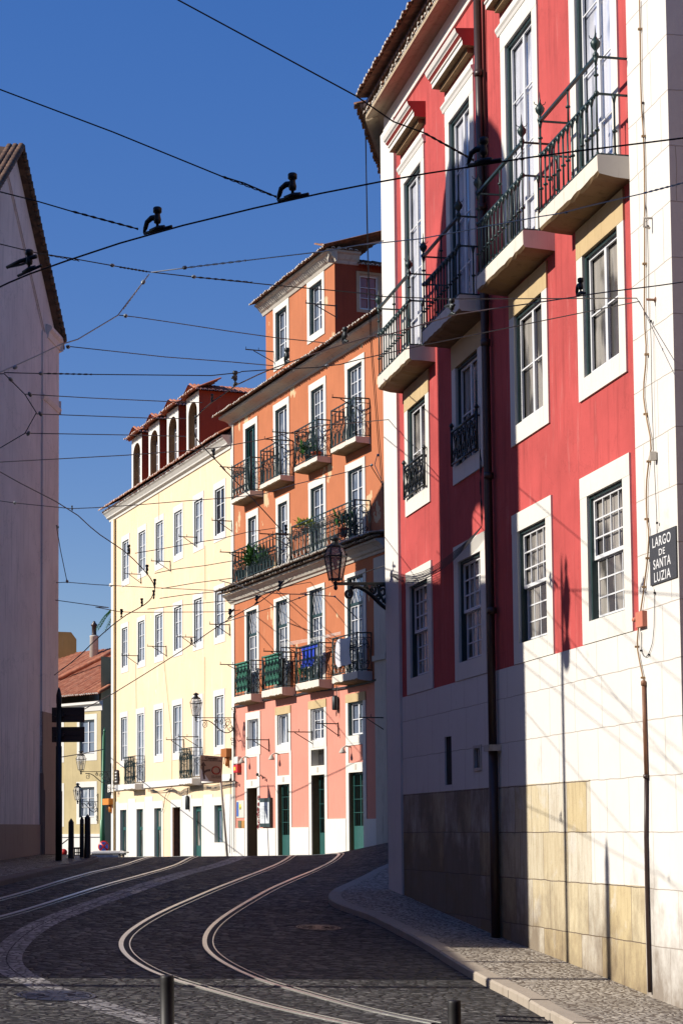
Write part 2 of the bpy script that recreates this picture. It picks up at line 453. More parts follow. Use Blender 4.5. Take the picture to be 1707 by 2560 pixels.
def m_blocks(bare=True):
    # painted ashlar: joints, white above, bare yellow and buff blocks low down
    m, t, b = nt('painted_ashlar' if bare else 'white_ashlar')
    tc = t.nodes.new('ShaderNodeTexCoord'); mp = t.nodes.new('ShaderNodeMapping'); lk(t, tc, 'UV', mp, 0)
    mp.inputs['Location'].default_value = (0.17, -.80 + .865 * 8, 0)
    br = nd(t, 'ShaderNodeTexBrick'); br.offset = .37; br.offset_frequency = 2; br.squash = 1.35; br.squash_frequency = 3
    dn = noise(t, coords(t, (1, 1, 1)), 1.7, 4); sv = nd(t, 'ShaderNodeVectorMath', operation='SCALE'); lk(t, dn, 1, sv, 0); sv.inputs[3].default_value = .05
    av = nd(t, 'ShaderNodeVectorMath', operation='ADD'); lk(t, mp, 0, av, 0); lk(t, sv, 0, av, 1); lk(t, av, 0, br, 0)
    br.inputs['Color1'].default_value = (0, 0, 0, 1); br.inputs['Color2'].default_value = (1, 1, 1, 1); br.inputs['Mortar'].default_value = (.5, .5, .5, 1)
    br.inputs['Scale'].default_value = 1; br.inputs['Mortar Size'].default_value = .011; br.inputs['Mortar Smooth'].default_value = .6
    br.inputs['Bias'].default_value = 0; br.inputs['Brick Width'].default_value = 1.02; br.inputs['Row Height'].default_value = .865
    ob = coords(t)
    a = noise(t, ob, 1.0, 6, .65); s = noise(t, coords(t, (6, 6, .7)), 1.5, 6, .75); f = noise(t, ob, 30, 4, .8)
    white = mix(t, (a, 0), (.74, .71, .66), (.84, .815, .77))
    white = mix(t, ramp(t, (s, 0), [(.6, (0, 0, 0)), (.85, (.35, .35, .35))]), white, (.4, .36, .32))
    white = mix(t, (br, 1), white, (.52, .47, .42))
    pal = ramp(t, (br, 0), [(0, (.70, .67, .60)), (.22, (.60, .47, .24)), (.34, (.58, .52, .40)), (.46, (.66, .57, .38)), (.56, (.66, .63, .56)), (.70, (.52, .41, .22)), (.80, (.70, .67, .61)), (.92, (.60, .51, .34))], 'CONSTANT')
    pal = mix(t, .42, pal, (.66, .58, .42))
    pal2 = mix(t, ramp(t, (s, 0), [(.45, (0, 0, 0)), (.72, (.6, .6, .6))]), pal, (.34, .25, .14))
    pal2 = mix(t, ramp(t, (a, 0), [(.56, (0, 0, 0)), (.66, (.55, .55, .55))]), pal2, (.70, .67, .62))
    pal3 = mix(t, ramp(t, (f, 0), [(.58, (0, 0, 0)), (.7, (.6, .6, .6))]), pal2, (.20, .14, .08))
    pal3 = mix(t, (br, 1), pal3, (.16, .12, .09))
    sx = nd(t, 'ShaderNodeSeparateXYZ'); lk(t, tc, 'UV', sx, 0)
    # rows under z = .80 are bare
    zr = nd(t, 'ShaderNodeMath', operation='LESS_THAN'); lk(t, sx, 1, zr, 0); zr.inputs[1].default_value = .80 if bare else -50
    # nearer the corner the top bare row has stayed painted
    col = mix(t, (zr, 0), white, pal3)
    g1 = nd(t, 'ShaderNodeMath', operation='GREATER_THAN'); lk(t, sx, 0, g1, 0); g1.inputs[1].default_value = UWHITE1
    g2 = nd(t, 'ShaderNodeMath', operation='GREATER_THAN'); lk(t, sx, 1, g2, 0); g2.inputs[1].default_value = -.93
    g3 = nd(t, 'ShaderNodeMath', operation='MULTIPLY'); lk(t, g1, 0, g3, 0); lk(t, g2, 0, g3, 1)
    col = mix(t, (g3, 0), col, white)
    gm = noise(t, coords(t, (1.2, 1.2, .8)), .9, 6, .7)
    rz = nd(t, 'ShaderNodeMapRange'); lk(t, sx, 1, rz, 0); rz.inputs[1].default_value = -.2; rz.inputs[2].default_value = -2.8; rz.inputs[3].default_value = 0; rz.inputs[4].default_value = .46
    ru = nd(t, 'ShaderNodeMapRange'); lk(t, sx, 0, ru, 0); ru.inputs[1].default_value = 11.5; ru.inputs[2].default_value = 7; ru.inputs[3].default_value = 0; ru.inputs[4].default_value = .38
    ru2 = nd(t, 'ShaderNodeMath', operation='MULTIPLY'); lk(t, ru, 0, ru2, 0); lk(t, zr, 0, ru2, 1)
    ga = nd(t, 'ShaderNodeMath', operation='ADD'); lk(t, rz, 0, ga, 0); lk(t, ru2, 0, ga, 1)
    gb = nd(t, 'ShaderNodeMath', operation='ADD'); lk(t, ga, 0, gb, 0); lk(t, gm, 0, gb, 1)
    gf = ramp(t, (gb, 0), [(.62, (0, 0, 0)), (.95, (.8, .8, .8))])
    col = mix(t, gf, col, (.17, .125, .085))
    setc(t, b, col); b.inputs['Roughness'].default_value = .85; b.inputs['Specular IOR Level'].default_value = .2
    inv = nd(t, 'ShaderNodeMath', operation='SUBTRACT'); inv.inputs[0].default_value = 1; lk(t, br, 1, inv, 1)
    b1 = bump(t, b, (inv, 0), .6, .012); b2 = bump(t, b, (f, 0), .3, .008, b1); bump(t, b, (a, 0), .3, .04, b2)
    return m

# ---------------------------------------------------------------- shared builders
def window(F, parent, u0, u1, z0, z1, out=.16, outt=.2, outb=.2, cols=2, rows=3, style='casement', rec=.16, glass='glass', frame='greenframe', trim='whitetrim', head=None, name='window', sill=True, proud=.035, sashm='sash', fr=.06, open_d=0, label=None):
    """opening u0..u1, z0..z1 on facade F; stone surround 'out' wide. Returns hole rect."""
    sm = MB()
    st = .05
    dS = -rec
    iu0, iu1, iz0, iz1 = u0 + fr, u1 - fr, z0 + fr * .5, z1 - fr
    def sash(a, b, c, e, nc, nr, d):
        F.box(sm, a, a + st, c, e, d - .04, d); F.box(sm, b - st, b, c, e, d - .04, d)
        F.box(sm, a + st, b - st, c, c + st * 1.3, d - .038, d - .002); F.box(sm, a + st, b - st, e - st, e, d - .038, d - .002)
        for i in range(1, nc):
            x = a + st + (b - a - 2 * st) * i / nc
            F.box(sm, x - .013, x + .013, c + st * 1.3, e - st, d - .034, d - .006)
        for i in range(1, nr):
            z = c + st + (e - c - 2 * st) * i / nr
            F.box(sm, a + st, b - st, z - .013, z + .013, d - .032, d - .008)
    if style == 'sash':
        mz = iz0 + (iz1 - iz0) * .49
        sash(iu0, iu1, mz, iz1, cols, rows // 2, dS)
        sash(iu0 + .02, iu1 - .0, iz0, mz + .03, cols, rows - rows // 2, dS - .05)
    elif style == 'casement':
        mu = (iu0 + iu1) / 2
        sash(iu0, mu - .002, iz0, iz1, cols // 2, rows, dS)
        sash(mu + .002, iu1, iz0, iz1, cols // 2, rows, dS)
    elif style == 'single':
        sash(iu0, iu1, iz0, iz1, cols, rows, dS)
    elif style == 'frenchtop':   # transom with lozenge bars over a pair of doors
        tz = iz1 - (iz1 - iz0) * .26
        mu = (iu0 + iu1) / 2
        sash(iu0, mu - .002, iz0, tz - .08, cols // 2, rows, dS)
        sash(mu + .002, iu1, iz0, tz - .08, cols // 2, rows, dS)
        for i in range(4):
            w = (iu1 - iu0) / 4
            F.tube(sm, [(iu0 + w * i, tz, dS), (iu0 + w * (i + .9), tz + (iz1 - tz) * .6, dS), (iu0 + w * (i + .5), iz1, dS)], .014, 4)
            F.tube(sm, [(iu0 + w * (i + 1), tz, dS), (iu0 + w * (i + .1), tz + (iz1 - tz) * .6, dS), (iu0 + w * (i + .5), iz1, dS)], .014, 4)
    w = sm.build(name, M[sashm], parent)
    if label: w['label'] = label
    g = MB(); F.quad(g, [(u0 + .01, z0 + .01, dS - .07), (u1 - .01, z0 + .01, dS - .07), (u1 - .01, z1 - .01, dS - .07), (u0 + .01, z1 - .01, dS - .07)])
    if style == 'sash':
        pass
    g.build('glass', M[glass], w)
    fm = MB()
    fd = dS + min(.12, rec * .7)
    F.box(fm, u0, u0 + fr, z0, z1, dS - .1, fd); F.box(fm, u1 - fr, u1, z0, z1, dS - .1, fd)
    F.box(fm, u0 + fr, u1 - fr, z1 - fr, z1, dS - .1, fd - .002); F.box(fm, u0 + fr, u1 - fr, z0, z0 + fr * .5, dS - .1, fd - .002)
    if style == 'frenchtop':
        tz = z1 - (z1 - z0) * .26
        F.box(fm, u0 + fr, u1 - fr, tz - .12, tz - .02, dS - .1, dS + .03)
    fm.build('frame', M[frame], w)
    s = MB()
    p = proud
    F.box(s, u0 - out, u0, z0 - outb, z1, -rec - .06, p); F.box(s, u1, u1 + out, z0 - outb, z1, -rec - .06, p)
    if sill: F.box(s, u0, u1, z0 - outb, z0, -rec - .06, p + .002)
    mi = 1 if head else 0
    F.box(s, u0 - out - .003, u1 + out + .003, z1, z1 + outt, -rec - .06, p + .004, mi)
    s.build('surround', [M[trim], M[head or trim]], w)
    return (u0 - out + .004, u1 + out - .004, z0 - outb + .004, z1 + outt - .004)

def tile_row(mb, F, u0, u1, z, d, length, slope, sp=.22, r=.085, end_mi=1, pan=True):
    """cover tiles running up-slope from the eave; drip edge at (z, d)"""
    n = max(1, int((u1 - u0) / sp))
    dz, dd = math.sin(slope) * length, -math.cos(slope) * length
    seg = 5
    for i in range(n):
        uc = u0 + (i + .5) * (u1 - u0) / n + random.uniform(-.012, .012)
        zo = random.uniform(-.012, .012); do = random.uniform(-.03, .03)
        vs = []
        for (zz, ddd, rr) in ((z + zo, d + do, r), (z + zo + dz, d + do + dd, r * .95)):
            for k in range(seg + 1):
                a = math.pi * k / seg
                vs.append(F.P(uc + math.cos(a) * rr, zz + math.sin(a) * rr * .9, ddd))
            for k in range(seg + 1):
                a = math.pi * k / seg
                vs.append(F.P(uc + math.cos(a) * rr * .6, zz + math.sin(a) * rr * .42, ddd))
        m = seg + 1
        fs = [(k, k + 1, 2 * m + k + 1, 2 * m + k) for k in range(seg)] + [(m + k + 1, m + k, 3 * m + k, 3 * m + k + 1) for k in range(seg)]
        mb.add(vs, fs, mi=0, smooth=True)
        mb.add([vs[j] for j in range(2 * m)], [(k + 1, k, m + k, m + k + 1) for k in range(seg)], mi=end_mi)
        if pan:
            vs = []
            up = uc + (u1 - u0) / n / 2
            for (zz, ddd) in ((z + zo + .0, d + do + .02), (z + zo + dz, d + do + dd)):
                for k in range(seg + 1):
                    a = math.pi * k / seg
                    vs.append(F.P(up + math.cos(a) * r * .9, zz - math.sin(a) * r * .55 + .02, ddd))
            mb.add(vs, [(k, k + 1, m + k + 1, m + k) for k in range(seg)], mi=0, smooth=True)

def scroll(mb, F, cu, cz, r, d, turns=1.25, a0=0, sg=1, rad=.009, w=1.0):
    pts = []
    n = int(12 * turns)
    for i in range(n + 1):
        t = i / n
        a = a0 + sg * t * turns * 2 * math.pi
        rr = r * (1 - .75 * t)
        pts.append((cu + math.cos(a) * rr * w, cz + math.sin(a) * rr, d))
    F.tube(mb, pts, rad, 3)
def fancy_panel(mb, pos, L, h, style, rad=.011):
    """scrollwork panel; pos(s, z) -> world point, s in 0..L, z in 0..h"""
    def tb(pts, r=rad, n=4): mb.tube([pos(*p) for p in pts], r, n)
    def arc(cu, cz, rx, rz, a0, a1, r=rad * .8):
        k = max(5, int(abs(a1 - a0) * 2.2)); tb([(cu + math.cos(a0 + (a1 - a0) * i / k) * rx, cz + math.sin(a0 + (a1 - a0) * i / k) * rz) for i in range(k + 1)], r, 3)
    def spir(cu, cz, r0, a0, sg, turns=1.1):
        k = 9; tb([(cu + math.cos(a0 + sg * i / k * turns * 6.283) * r0 * (1 - .7 * i / k), cz + math.sin(a0 + sg * i / k * turns * 6.283) * r0 * (1 - .7 * i / k)) for i in range(k + 1)], rad * .8, 3)
    tb([(0, h), (L, h)], rad * 1.7); tb([(0, .06), (L, .06)], rad * 1.2); tb([(0, h * .88), (L, h * .88)], rad * .9)
    n = max(1, round(L / .42)); w = L / n
    for i in range(n + 1): tb([(w * i, 0), (w * i, h)], rad * 1.05)
    for i in range(n):
        c = w * (i + .5)
        if style == 0:
            arc(c, h * .45, w * .42, h * .40, 0, 6.283); spir(c - w * .2, h * .66, w * .2, 0, 1); spir(c + w * .2, h * .66, w * .2, math.pi, -1)
            spir(c - w * .2, h * .25, w * .18, 0, -1); spir(c + w * .2, h * .25, w * .18, math.pi, 1); tb([(c, .06), (c, h * .88)])
        elif style == 1:
            arc(c, h * .88, w * .38, h * .42, math.pi, 6.283); spir(c - w * .12, h * .62, w * .14, 0, 1); spir(c + w * .12, h * .62, w * .14, math.pi, -1)
            arc(c, .06, w * .42, h * .42, 0, math.pi); tb([(c - w * .25, .06), (c - w * .25, h * .4)], rad * .8); tb([(c + w * .25, .06), (c + w * .25, h * .4)], rad * .8)
            tb([(c, .06), (c, h * .5)], rad * .8)
        elif style == 2:
            tb([(c - w * .45, h * .12), (c, h * .5), (c + w * .45, h * .84)]); tb([(c + w * .45, h * .12), (c, h * .5), (c - w * .45, h * .84)])
            spir(c, h * .74, w * .22, 1.57, 1); spir(c, h * .24, w * .22, -1.57, 1); arc(c, h * .5, w * .2, h * .1, 0, 6.283)
            spir(c - w * .3, h * .5, w * .14, 0, 1); spir(c + w * .3, h * .5, w * .14, 3.14, 1)
        else:
            for k in (.25, .5, .75): tb([(w * i + w * k, .06), (w * i + w * k, h * .88)], rad * .8)
            spir(c, h * .94, w * .12, 0, 1, .9); arc(c, h * .16, w * .3, h * .09, 0, 6.283)
def iron_railing(F, parent, u0, u1, zb, p, h, style, mat='iron', d0=.02, rad=.018, label=None, ends=(True, True), infill=None):
    mb = MB()
    fancy_panel(mb, lambda s, z: F.P(u0 + s, zb + z, p), u1 - u0, h, style, rad)
    if ends[1]: fancy_panel(mb, lambda s, z: F.P(u1, zb + z, p - s), p - d0, h, style, rad)
    if ends[0]: fancy_panel(mb, lambda s, z: F.P(u0, zb + z, p - s), p - d0, h, style, rad)
    for u in (u0, u1): mb.tube([F.P(u, zb - .03, p), F.P(u, zb + h + .03, p)], rad * 1.8, 5)
    o = mb.build('railing', M[mat], parent)
    if label: o['label'] = label
    return o
def slab_mesh(F, u0, u1, z0, z1, p, mats, taper=.55):
    """stone balcony slab: upright front, raked underside"""
    mb = MB()
    zm = z0 + (z1 - z0) * .0
    m = max(4, int((u1 - u0) / .16)); rr = random.Random(int(u0 * 100))
    prev = None
    for k in range(m + 1):
        u = u0 + (u1 - u0) * k / m; j1, j2 = rr.uniform(-.018, .018), rr.uniform(-.02, .02)
        prof = [(0, z0 - .05 + j2), (p * .5, z0 - .03 + j2), (p - .05 + j1, z0 - .005 + j1), (p - abs(j1) * .4, z0 + .04 + j1), (p, z1 - .015), (p - .012, z1), (0, z1)]
        row = [F.P(u, z, d) for d, z in prof]; uv = [(u - d, z) for d, z in prof]
        if prev:
            for i in range(len(prof)):
                n_ = (i + 1) % len(prof)
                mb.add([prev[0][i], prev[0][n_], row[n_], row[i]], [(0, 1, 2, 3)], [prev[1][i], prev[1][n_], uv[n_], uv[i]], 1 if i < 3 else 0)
        if k in (0, m): mb.add(row, [tuple(range(len(prof)))], uv, 0)
        prev = (row, uv)
    return mb

def text_mesh(txt, size, depth=.004, space=1.0, bold=0.0):
    cu = bpy.data.curves.new('t', 'FONT'); cu.body = txt; cu.size = size; cu.align_x = 'CENTER'; cu.align_y = 'CENTER'
    cu.extrude = depth; cu.space_character = space; cu.offset = bold; cu.resolution_u = 4
    o = bpy.data.objects.new('t', cu); COL.objects.link(o)
    bpy.context.view_layer.update()
    dg = bpy.context.evaluated_depsgraph_get()
    me = bpy.data.meshes.new_from_object(o.evaluated_get(dg))
    vs = [v.co.copy() for v in me.vertices]; fs = [tuple(p.vertices) for p in me.polygons]
    bpy.data.objects.remove(o); bpy.data.meshes.remove(me); bpy.data.curves.remove(cu)
    return vs, fs
def put_text(mb, F, txt, size, u, z, d, sx=1.0, mi=0, bold=0.0, space=1.0):
    vs, fs = text_mesh(txt, size, .003, space, bold)
    mb.add([F.P(u + v.x * sx, z + v.y, d + v.z) for v in vs], fs, mi=mi)

def put_fit(mb, F, txt, u0, u1, zc, h, d, bold=.006):
    vs, fs = text_mesh(txt, 1.0, .003, 1.12, bold)
    x0 = min(v.x for v in vs); x1 = max(v.x for v in vs); y0 = min(v.y for v in vs); y1 = max(v.y for v in vs)
    mb.add([F.P(u0 + (v.x - x0) / (x1 - x0) * (u1 - u0), zc + ((v.y - y0) / (y1 - y0) - .5) * h, d + v.z) for v in vs], fs)
# ================================================================= GROUND
mb = MB()
xs = [-900, -400, -200, -100, -60, -40, -30, -24, -18, -14] + [-12 + i * .6 for i in range(38)] + [11, 12, 14, 18, 24, 32, 45, 70, 110, 200, 400, 900]
ys = [-200, -80, -40, -20, -10, -4, 0, 4, 8, 12, 16, 20] + [22 + i * .8 for i in range(72)] + [80, 82, 84, 88, 92, 98, 104, 112, 122, 135, 150, 200, 300, 500, 1000, 2500]
vs = [(x, y, H(x, y)) for y in ys for x in xs]
nx = len(xs)
mb.add(vs, [(j * nx + i, j * nx + i + 1, (j + 1) * nx + i + 1, (j + 1) * nx + i) for j in range(len(ys) - 1) for i in range(nx - 1)], smooth=True)
mb.build('road', M['cobble'], kind='structure')

def resample(pts, step):
    out = [pts[0]]
    for a, b in zip(pts, pts[1:]):
        n = max(1, int((b - a).length / step))
        for i in range(1, n + 1): out.append(a.lerp(b, i / n))
    return out
def smooth_path(pts, it=2):
    for _ in range(it):
        q = [pts[0]]
        for a, b in zip(pts, pts[1:]):
            q.append(a.lerp(b, .25)); q.append(a.lerp(b, .75))
        q.append(pts[-1]); pts = q
    return pts
def avg(pts, k=3, it=3):
    for _ in range(it):
        pts = [pts[0]] + [(pts[i - 1] + pts[i] * 2 + pts[i + 1]) / 4 for i in range(1, len(pts) - 1)] + [pts[-1]]
    return pts
def ribbon(mb, path, offs, mi=0, dz=.0, thick=0):
    """path: world points, offs: (left, right) offsets in plan; z follows the ground"""
    L, R = [], []
    for i, p in enumerate(path):
        a = path[max(0, i - 1)]; b = path[min(len(path) - 1, i + 1)]
        t = Vector((b.x - a.x, b.y - a.y, 0)).normalized(); nrm = Vector((t.y, -t.x, 0))
        for lst, o in ((L, offs[0]), (R, offs[1])):
            q = Vector((p.x, p.y, 0)) + nrm * o
            lst.append((q.x, q.y, H(q.x, q.y) + dz))
    n = len(path); s = 0.0; uv = []
    for i in range(n):
        if i: s += (path[i] - path[i - 1]).length
        uv.append((s, offs[0]))
    uv2 = [(a, offs[1]) for a, _ in uv]
    mb.add(L + R, [(i, i + 1, n + i + 1, n + i) for i in range(n - 1)], uv + uv2, mi, True)
    if thick:
        for S in (L, R):
            mb.add(S + [(x, y, z - thick) for x, y, z in S], [(i, i + 1, n + i + 1, n + i) for i in range(n - 1)], uv + uv, mi)
RAILS = [
 ([(1560, 843), (1370, 800), (1100, 745), (900, 690), (760, 650), (690, 630), (625, 608), (560, 578), (510, 545), (482, 515), (474, 485), (490, 455), (525, 425), (590, 385), (680, 340), (790, 295), (900, 252), (1010, 208), (1090, 173), (1130, 152), (1143, 140)], 'outer curved steel rail of the tram track nearest the pavement, left one'),
 ([(1700, 800), (1568, 775), (1350, 725), (1180, 675), (1050, 640), (960, 605), (880, 565), (830, 530), (805, 500), (803, 465), (820, 430), (860, 392), (930, 345), (1020, 295), (1110, 250), (1200, 212), (1270, 180), (1315, 155), (1326, 141)], 'inner curved steel rail of the tram track, closest to the right pavement'),
 ([(-120, 342), (0, 310), (110, 282), (240, 243), (360, 210), (470, 180), (540, 160), (574, 148)], 'leftmost tram rail, running beside the left pavement'),
 ([(-120, 410), (0, 383), (100, 355), (240, 310), (370, 270), (480, 240), (590, 210), (660, 187), (720, 163), (746, 148)], 'tram rail second from left, below the white dashed setts line'),
]
def beyond(pts, dirs):
    p = pts[-1].copy()
    for dx, dy in dirs:
        p = p + Vector((dx, dy, 0)); p.z = H(p.x, p.y); pts.append(p.copy())
    return pts
for i, (px, lab) in enumerate(RAILS):
    pts = [gnd('G8', x, y) for x, y in px]
    pts = beyond(pts, [(.1, 1.6), (-.5, 2.6), (-1.8, 3.5), (-3, 4.5), (-4, 8)])
    pts = resample(avg(smooth_path(pts, 2), it=4), .5)
    root = empty('tram_rail', pts[0], lab, 'tram rail', 'tram rails set in the cobbles')
    a = MB(); ribbon(a, pts, (-.055, .03), dz=.02, thick=.03); a.build('rail_head', M['steel'], root)
    a = MB(); ribbon(a, pts, (.03, .135), dz=.006); a.build('groove', M['groove'], root)
    a = MB(); ribbon(a, pts, (.135, .155), dz=.018, thick=.03); a.build('guard_lip', M['steel'], root)
LINE = [(760, 850), (620, 795), (440, 745), (330, 705), (235, 680), (130, 635), (70, 605), (34, 575), (22, 545), (40, 505), (90, 455), (155, 410), (255, 370), (370, 325), (500, 285), (620, 245), (740, 205), (860, 175), (930, 150), (960, 140)]
pts = resample(avg(smooth_path([gnd('G8', x, y) for x, y in LINE], 2), it=3), .4)
a = MB(); ribbon(a, pts, (-.26, -.012), dz=.004); ribbon(a, pts, (.012, .26), dz=.004)
a.build('road_line', M['linecob'], kind='structure')
# manhole covers
def manhole(z, x, y, r, lab):
    c = gnd(z, x, y)
    mb = MB()
    def ring(r0, r1, dz, mi, n=36):
        vs = []
        for rr in (r0, r1):
            for k in range(n):
                a = 2 * math.pi * k / n; X, Y = c.x + rr * math.cos(a), c.y + rr * math.sin(a)
                vs.append((X, Y, H(X, Y) + dz))
        mb.add(vs, [(k, (k + 1) % n, n + (k + 1) % n, n + k) for k in range(n)], mi=mi)
    ring(0.001, r * .86, .012, 0); ring(r * .86, r * .92, .005, 1); ring(r * .92, r, .014, 0)
    ring(r * .2, r * .26, .018, 0); ring(r * .5, r * .55, .018, 0)
    for k in range(12):
        a = k * math.pi / 6
        p0 = (c.x + r * .3 * math.cos(a), c.y + r * .3 * math.sin(a)); p1 = (c.x + r * .8 * math.cos(a), c.y + r * .8 * math.sin(a))
        mb.tube([(p0[0], p0[1], H(*p0) + .012), (p1[0], p1[1], H(*p1) + .012)], .012, 4)
    mb.build('manhole_cover', [M['manhole'], M['groove']], label=lab, cat='manhole cover')
manhole('G8', 222, 690, .58, 'dark round iron cover on the white setts line at lower left')
manhole('G8', 1248, 423, .46, 'round iron cover in the shaded road beside the right pavement')
# small drain by the kerb
p = gnd('C', 820, 2235)
mb = MB()
for k in range(9):
    X = p.x - .4 + k * .1
    mb.box((X, p.y, H(X, p.y) + .004), .045, .42, .012)
mb.tube([(p.x - .46, p.y - .23, H(p.x - .46, p.y - .23) + .01), (p.x + .46, p.y - .23, H(p.x + .46, p.y - .23) + .01)], .02, 4)
mb.tube([(p.x - .46, p.y + .23, H(p.x - .46, p.y + .23) + .01), (p.x + .46, p.y + .23, H(p.x + .46, p.y + .23) + .01)], .02, 4)
mb.build('drain_grate', M['manhole'], label='iron drain grate in the road below the lit kerb', cat='drain')

# ---------------- right pavement
RED = Fac(-.2153, 11.2, 46.5)
SWH = .15
kpx = [('C', 1050, 2254), ('C', 950, 2210), ('C', 850, 2150), ('C', 700, 2065), ('C', 560, 2010), ('C', 470, 1950), ('C', 380, 1900), ('C', 300, 1840), ('C', 150, 1770), ('C', 0, 1690),
       ('G8', 1330, 335), ('G8', 1285, 312), ('G8', 1268, 297), ('G8', 1285, 278), ('G8', 1335, 256), ('G8', 1400, 226), ('G8', 1470, 190), ('G8', 1530, 163)]
kern = [gnd(z, x, y, SWH) for z, x, y in kpx]
k0 = kern[0]
near = [Vector((k0.x + .15 * (k0.y - yy) * .9, yy, 0)) for yy in (6, 12, 18, 23)]
kern = near + kern
far = kern[-1]
kern += [far + Vector((.9, 2.2, 0)), far + Vector((3.2, 4.5, 0)), far + Vector((9, 8, 0))]
kern = avg(resample(kern, .35), it=14)
def wallx(Y): return max(RED.b * Y + RED.D, 0)
def offset_path(path, o):
    out = []
    for i, p in enumerate(path):
        a = path[max(0, i - 1)]; b = path[min(len(path) - 1, i + 1)]
        t = Vector((b.x - a.x, b.y - a.y, 0)).normalized(); nrm = Vector((t.y, -t.x, 0))
        q = Vector((p.x, p.y, 0)) + nrm * o; q.z = H(q.x, q.y); out.append(q)
    return out
def kerbstones(path, width, name, side=1, hgt=SWH, ln=1.0, mat='kerb'):
    mb = MB()
    path = resample(path, .25)
    inner = offset_path(path, width * side)
    # stone by stone with a thin joint
    acc, start = 0.0, 0
    for i in range(1, len(path)):
        acc += (path[i] - path[i - 1]).length
        if acc > ln or i == len(path) - 1:
            idx = list(range(start, i + 1))
            dzz = random.uniform(-.008, .008)
            tot = []
            for j in idx:
                a, b = path[j], inner[j]
                a0 = Vector((a.x, a.y, 0)); b0 = Vector((b.x, b.y, 0))
                if j == idx[0] : sh = (path[min(j + 1, len(path) - 1)] - path[j]).normalized() * .012
                elif j == idx[-1]: sh = (path[j - 1] - path[j]).normalized() * .012
                else: sh = Vector((0, 0, 0))
                sh.z = 0
                a0 += sh; b0 += sh
                za, zb = H(a.x, a.y) + hgt + dzz, H(b.x, b.y) + hgt + dzz
                e = .03
                ab = (b0 - a0).normalized() * e
                tot.append([(a0.x, a0.y, za - hgt - .1), (a0.x, a0.y, za - e), (a0.x + ab.x, a0.y + ab.y, za), (b0.x, b0.y, zb), (b0.x, b0.y, zb - .2)])
            vs = [q for row in tot for q in row]; n = len(tot)
            fs = [(k * 5 + c, k * 5 + c + 1, (k + 1) * 5 + c + 1, (k + 1) * 5 + c) for k in range(n - 1) for c in range(4)]
            fs += [(0, 1, 2, 3, 4), tuple((n - 1) * 5 + c for c in (4, 3, 2, 1, 0))]
            mb.add(vs, fs)
            start = i; acc = 0
    return mb.build(name, M[mat], kind='structure')
kerbstones(kern, .30, 'kerb')
# pavement surface from kerb inner edge to walls
inner = offset_path(resample(kern, .4), .30)
mb = MB()
NS = 9
rows = []
for q in inner:
    wx = max(wallx(q.y) + .1, q.x + .02) if q.y < 47 else max(q.x + .02, wallx(47) + (q.y - 47) * 1.4 + .1)
    wx = min(wx, q.x + 9)
    rows.append([(q.x + (wx - q.x) * k / (NS - 1), q.y, H(q.x + (wx - q.x) * k / (NS - 1), q.y) + SWH - .006) for k in range(NS)])
vs = [v for r_ in rows for v in r_]
mb.add(vs, [(j * NS + i, j * NS + i + 1, (j + 1) * NS + i + 1, (j + 1) * NS + i) for j in range(len(rows) - 1) for i in range(NS - 1)], smooth=True)
mb.build('pavement', M['calcada'], kind='structure')

# ---------------- left pavement
LFT = Fac(.0893, -16.32, 68.6, True)
lk_px = [('L', -60, 2372), ('L', 30, 2350), ('L', 300, 2290), ('L', 480, 2248), ('L', 640, 2212), ('L', 760, 2185), ('L', 815, 2166)]
lker = [gnd(z, x, y, .14) for z, x, y in lk_px]
l0 = lker[0]
lker = [Vector((l0.x - 2.2, l0.y - 18, 0)), Vector((l0.x - 1.3, l0.y - 9, 0)), Vector((l0.x - .5, l0.y - 3, 0))] + lker
lf = lker[-1]
lker += [lf + Vector((.1, 1.2, 0)), lf + Vector((-1.2, 3.4, 0)), lf + Vector((-5, 7, 0)), lf + Vector((-14, 12, 0))]
lker = avg(smooth_path(lker, 1), it=2)
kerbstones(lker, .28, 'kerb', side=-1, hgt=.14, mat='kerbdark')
inner = offset_path(resample(lker, .4), -.28)
def left_h(x, y): return H(x, y) + .134
mb = MB(); rows = []
for q in inner:
    wx = min(q.x - 3.2, LFT.b * q.y + LFT.D - .3)
    rows.append([(q.x + (wx - q.x) * k / (NS - 1), q.y, left_h(q.x + (wx - q.x) * k / (NS - 1), q.y)) for k in range(NS)])
vs = [v for r_ in rows for v in r_]
mb.add(vs, [(j * NS + i, j * NS + i + 1, (j + 1) * NS + i + 1, (j + 1) * NS + i) for j in range(len(rows) - 1) for i in range(NS - 1)], smooth=True)
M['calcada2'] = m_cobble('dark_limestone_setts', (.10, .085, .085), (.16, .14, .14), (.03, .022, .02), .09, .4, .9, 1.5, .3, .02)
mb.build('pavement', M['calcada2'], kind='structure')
# ================================================================= RED BUILDING
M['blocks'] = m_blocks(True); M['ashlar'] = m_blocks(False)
F = RED
red = empty('red_building', F.P(9, 0, 0), 'tall red plastered house with iron balconies and white stone base at right', 'building')
UL, UR, ZT = -.14, 18.53, 17.6
cols = [(2.1, 3.74), (6.3, 7.98), (10.5, 12.2), (14.45, 16.16)]
holes = []
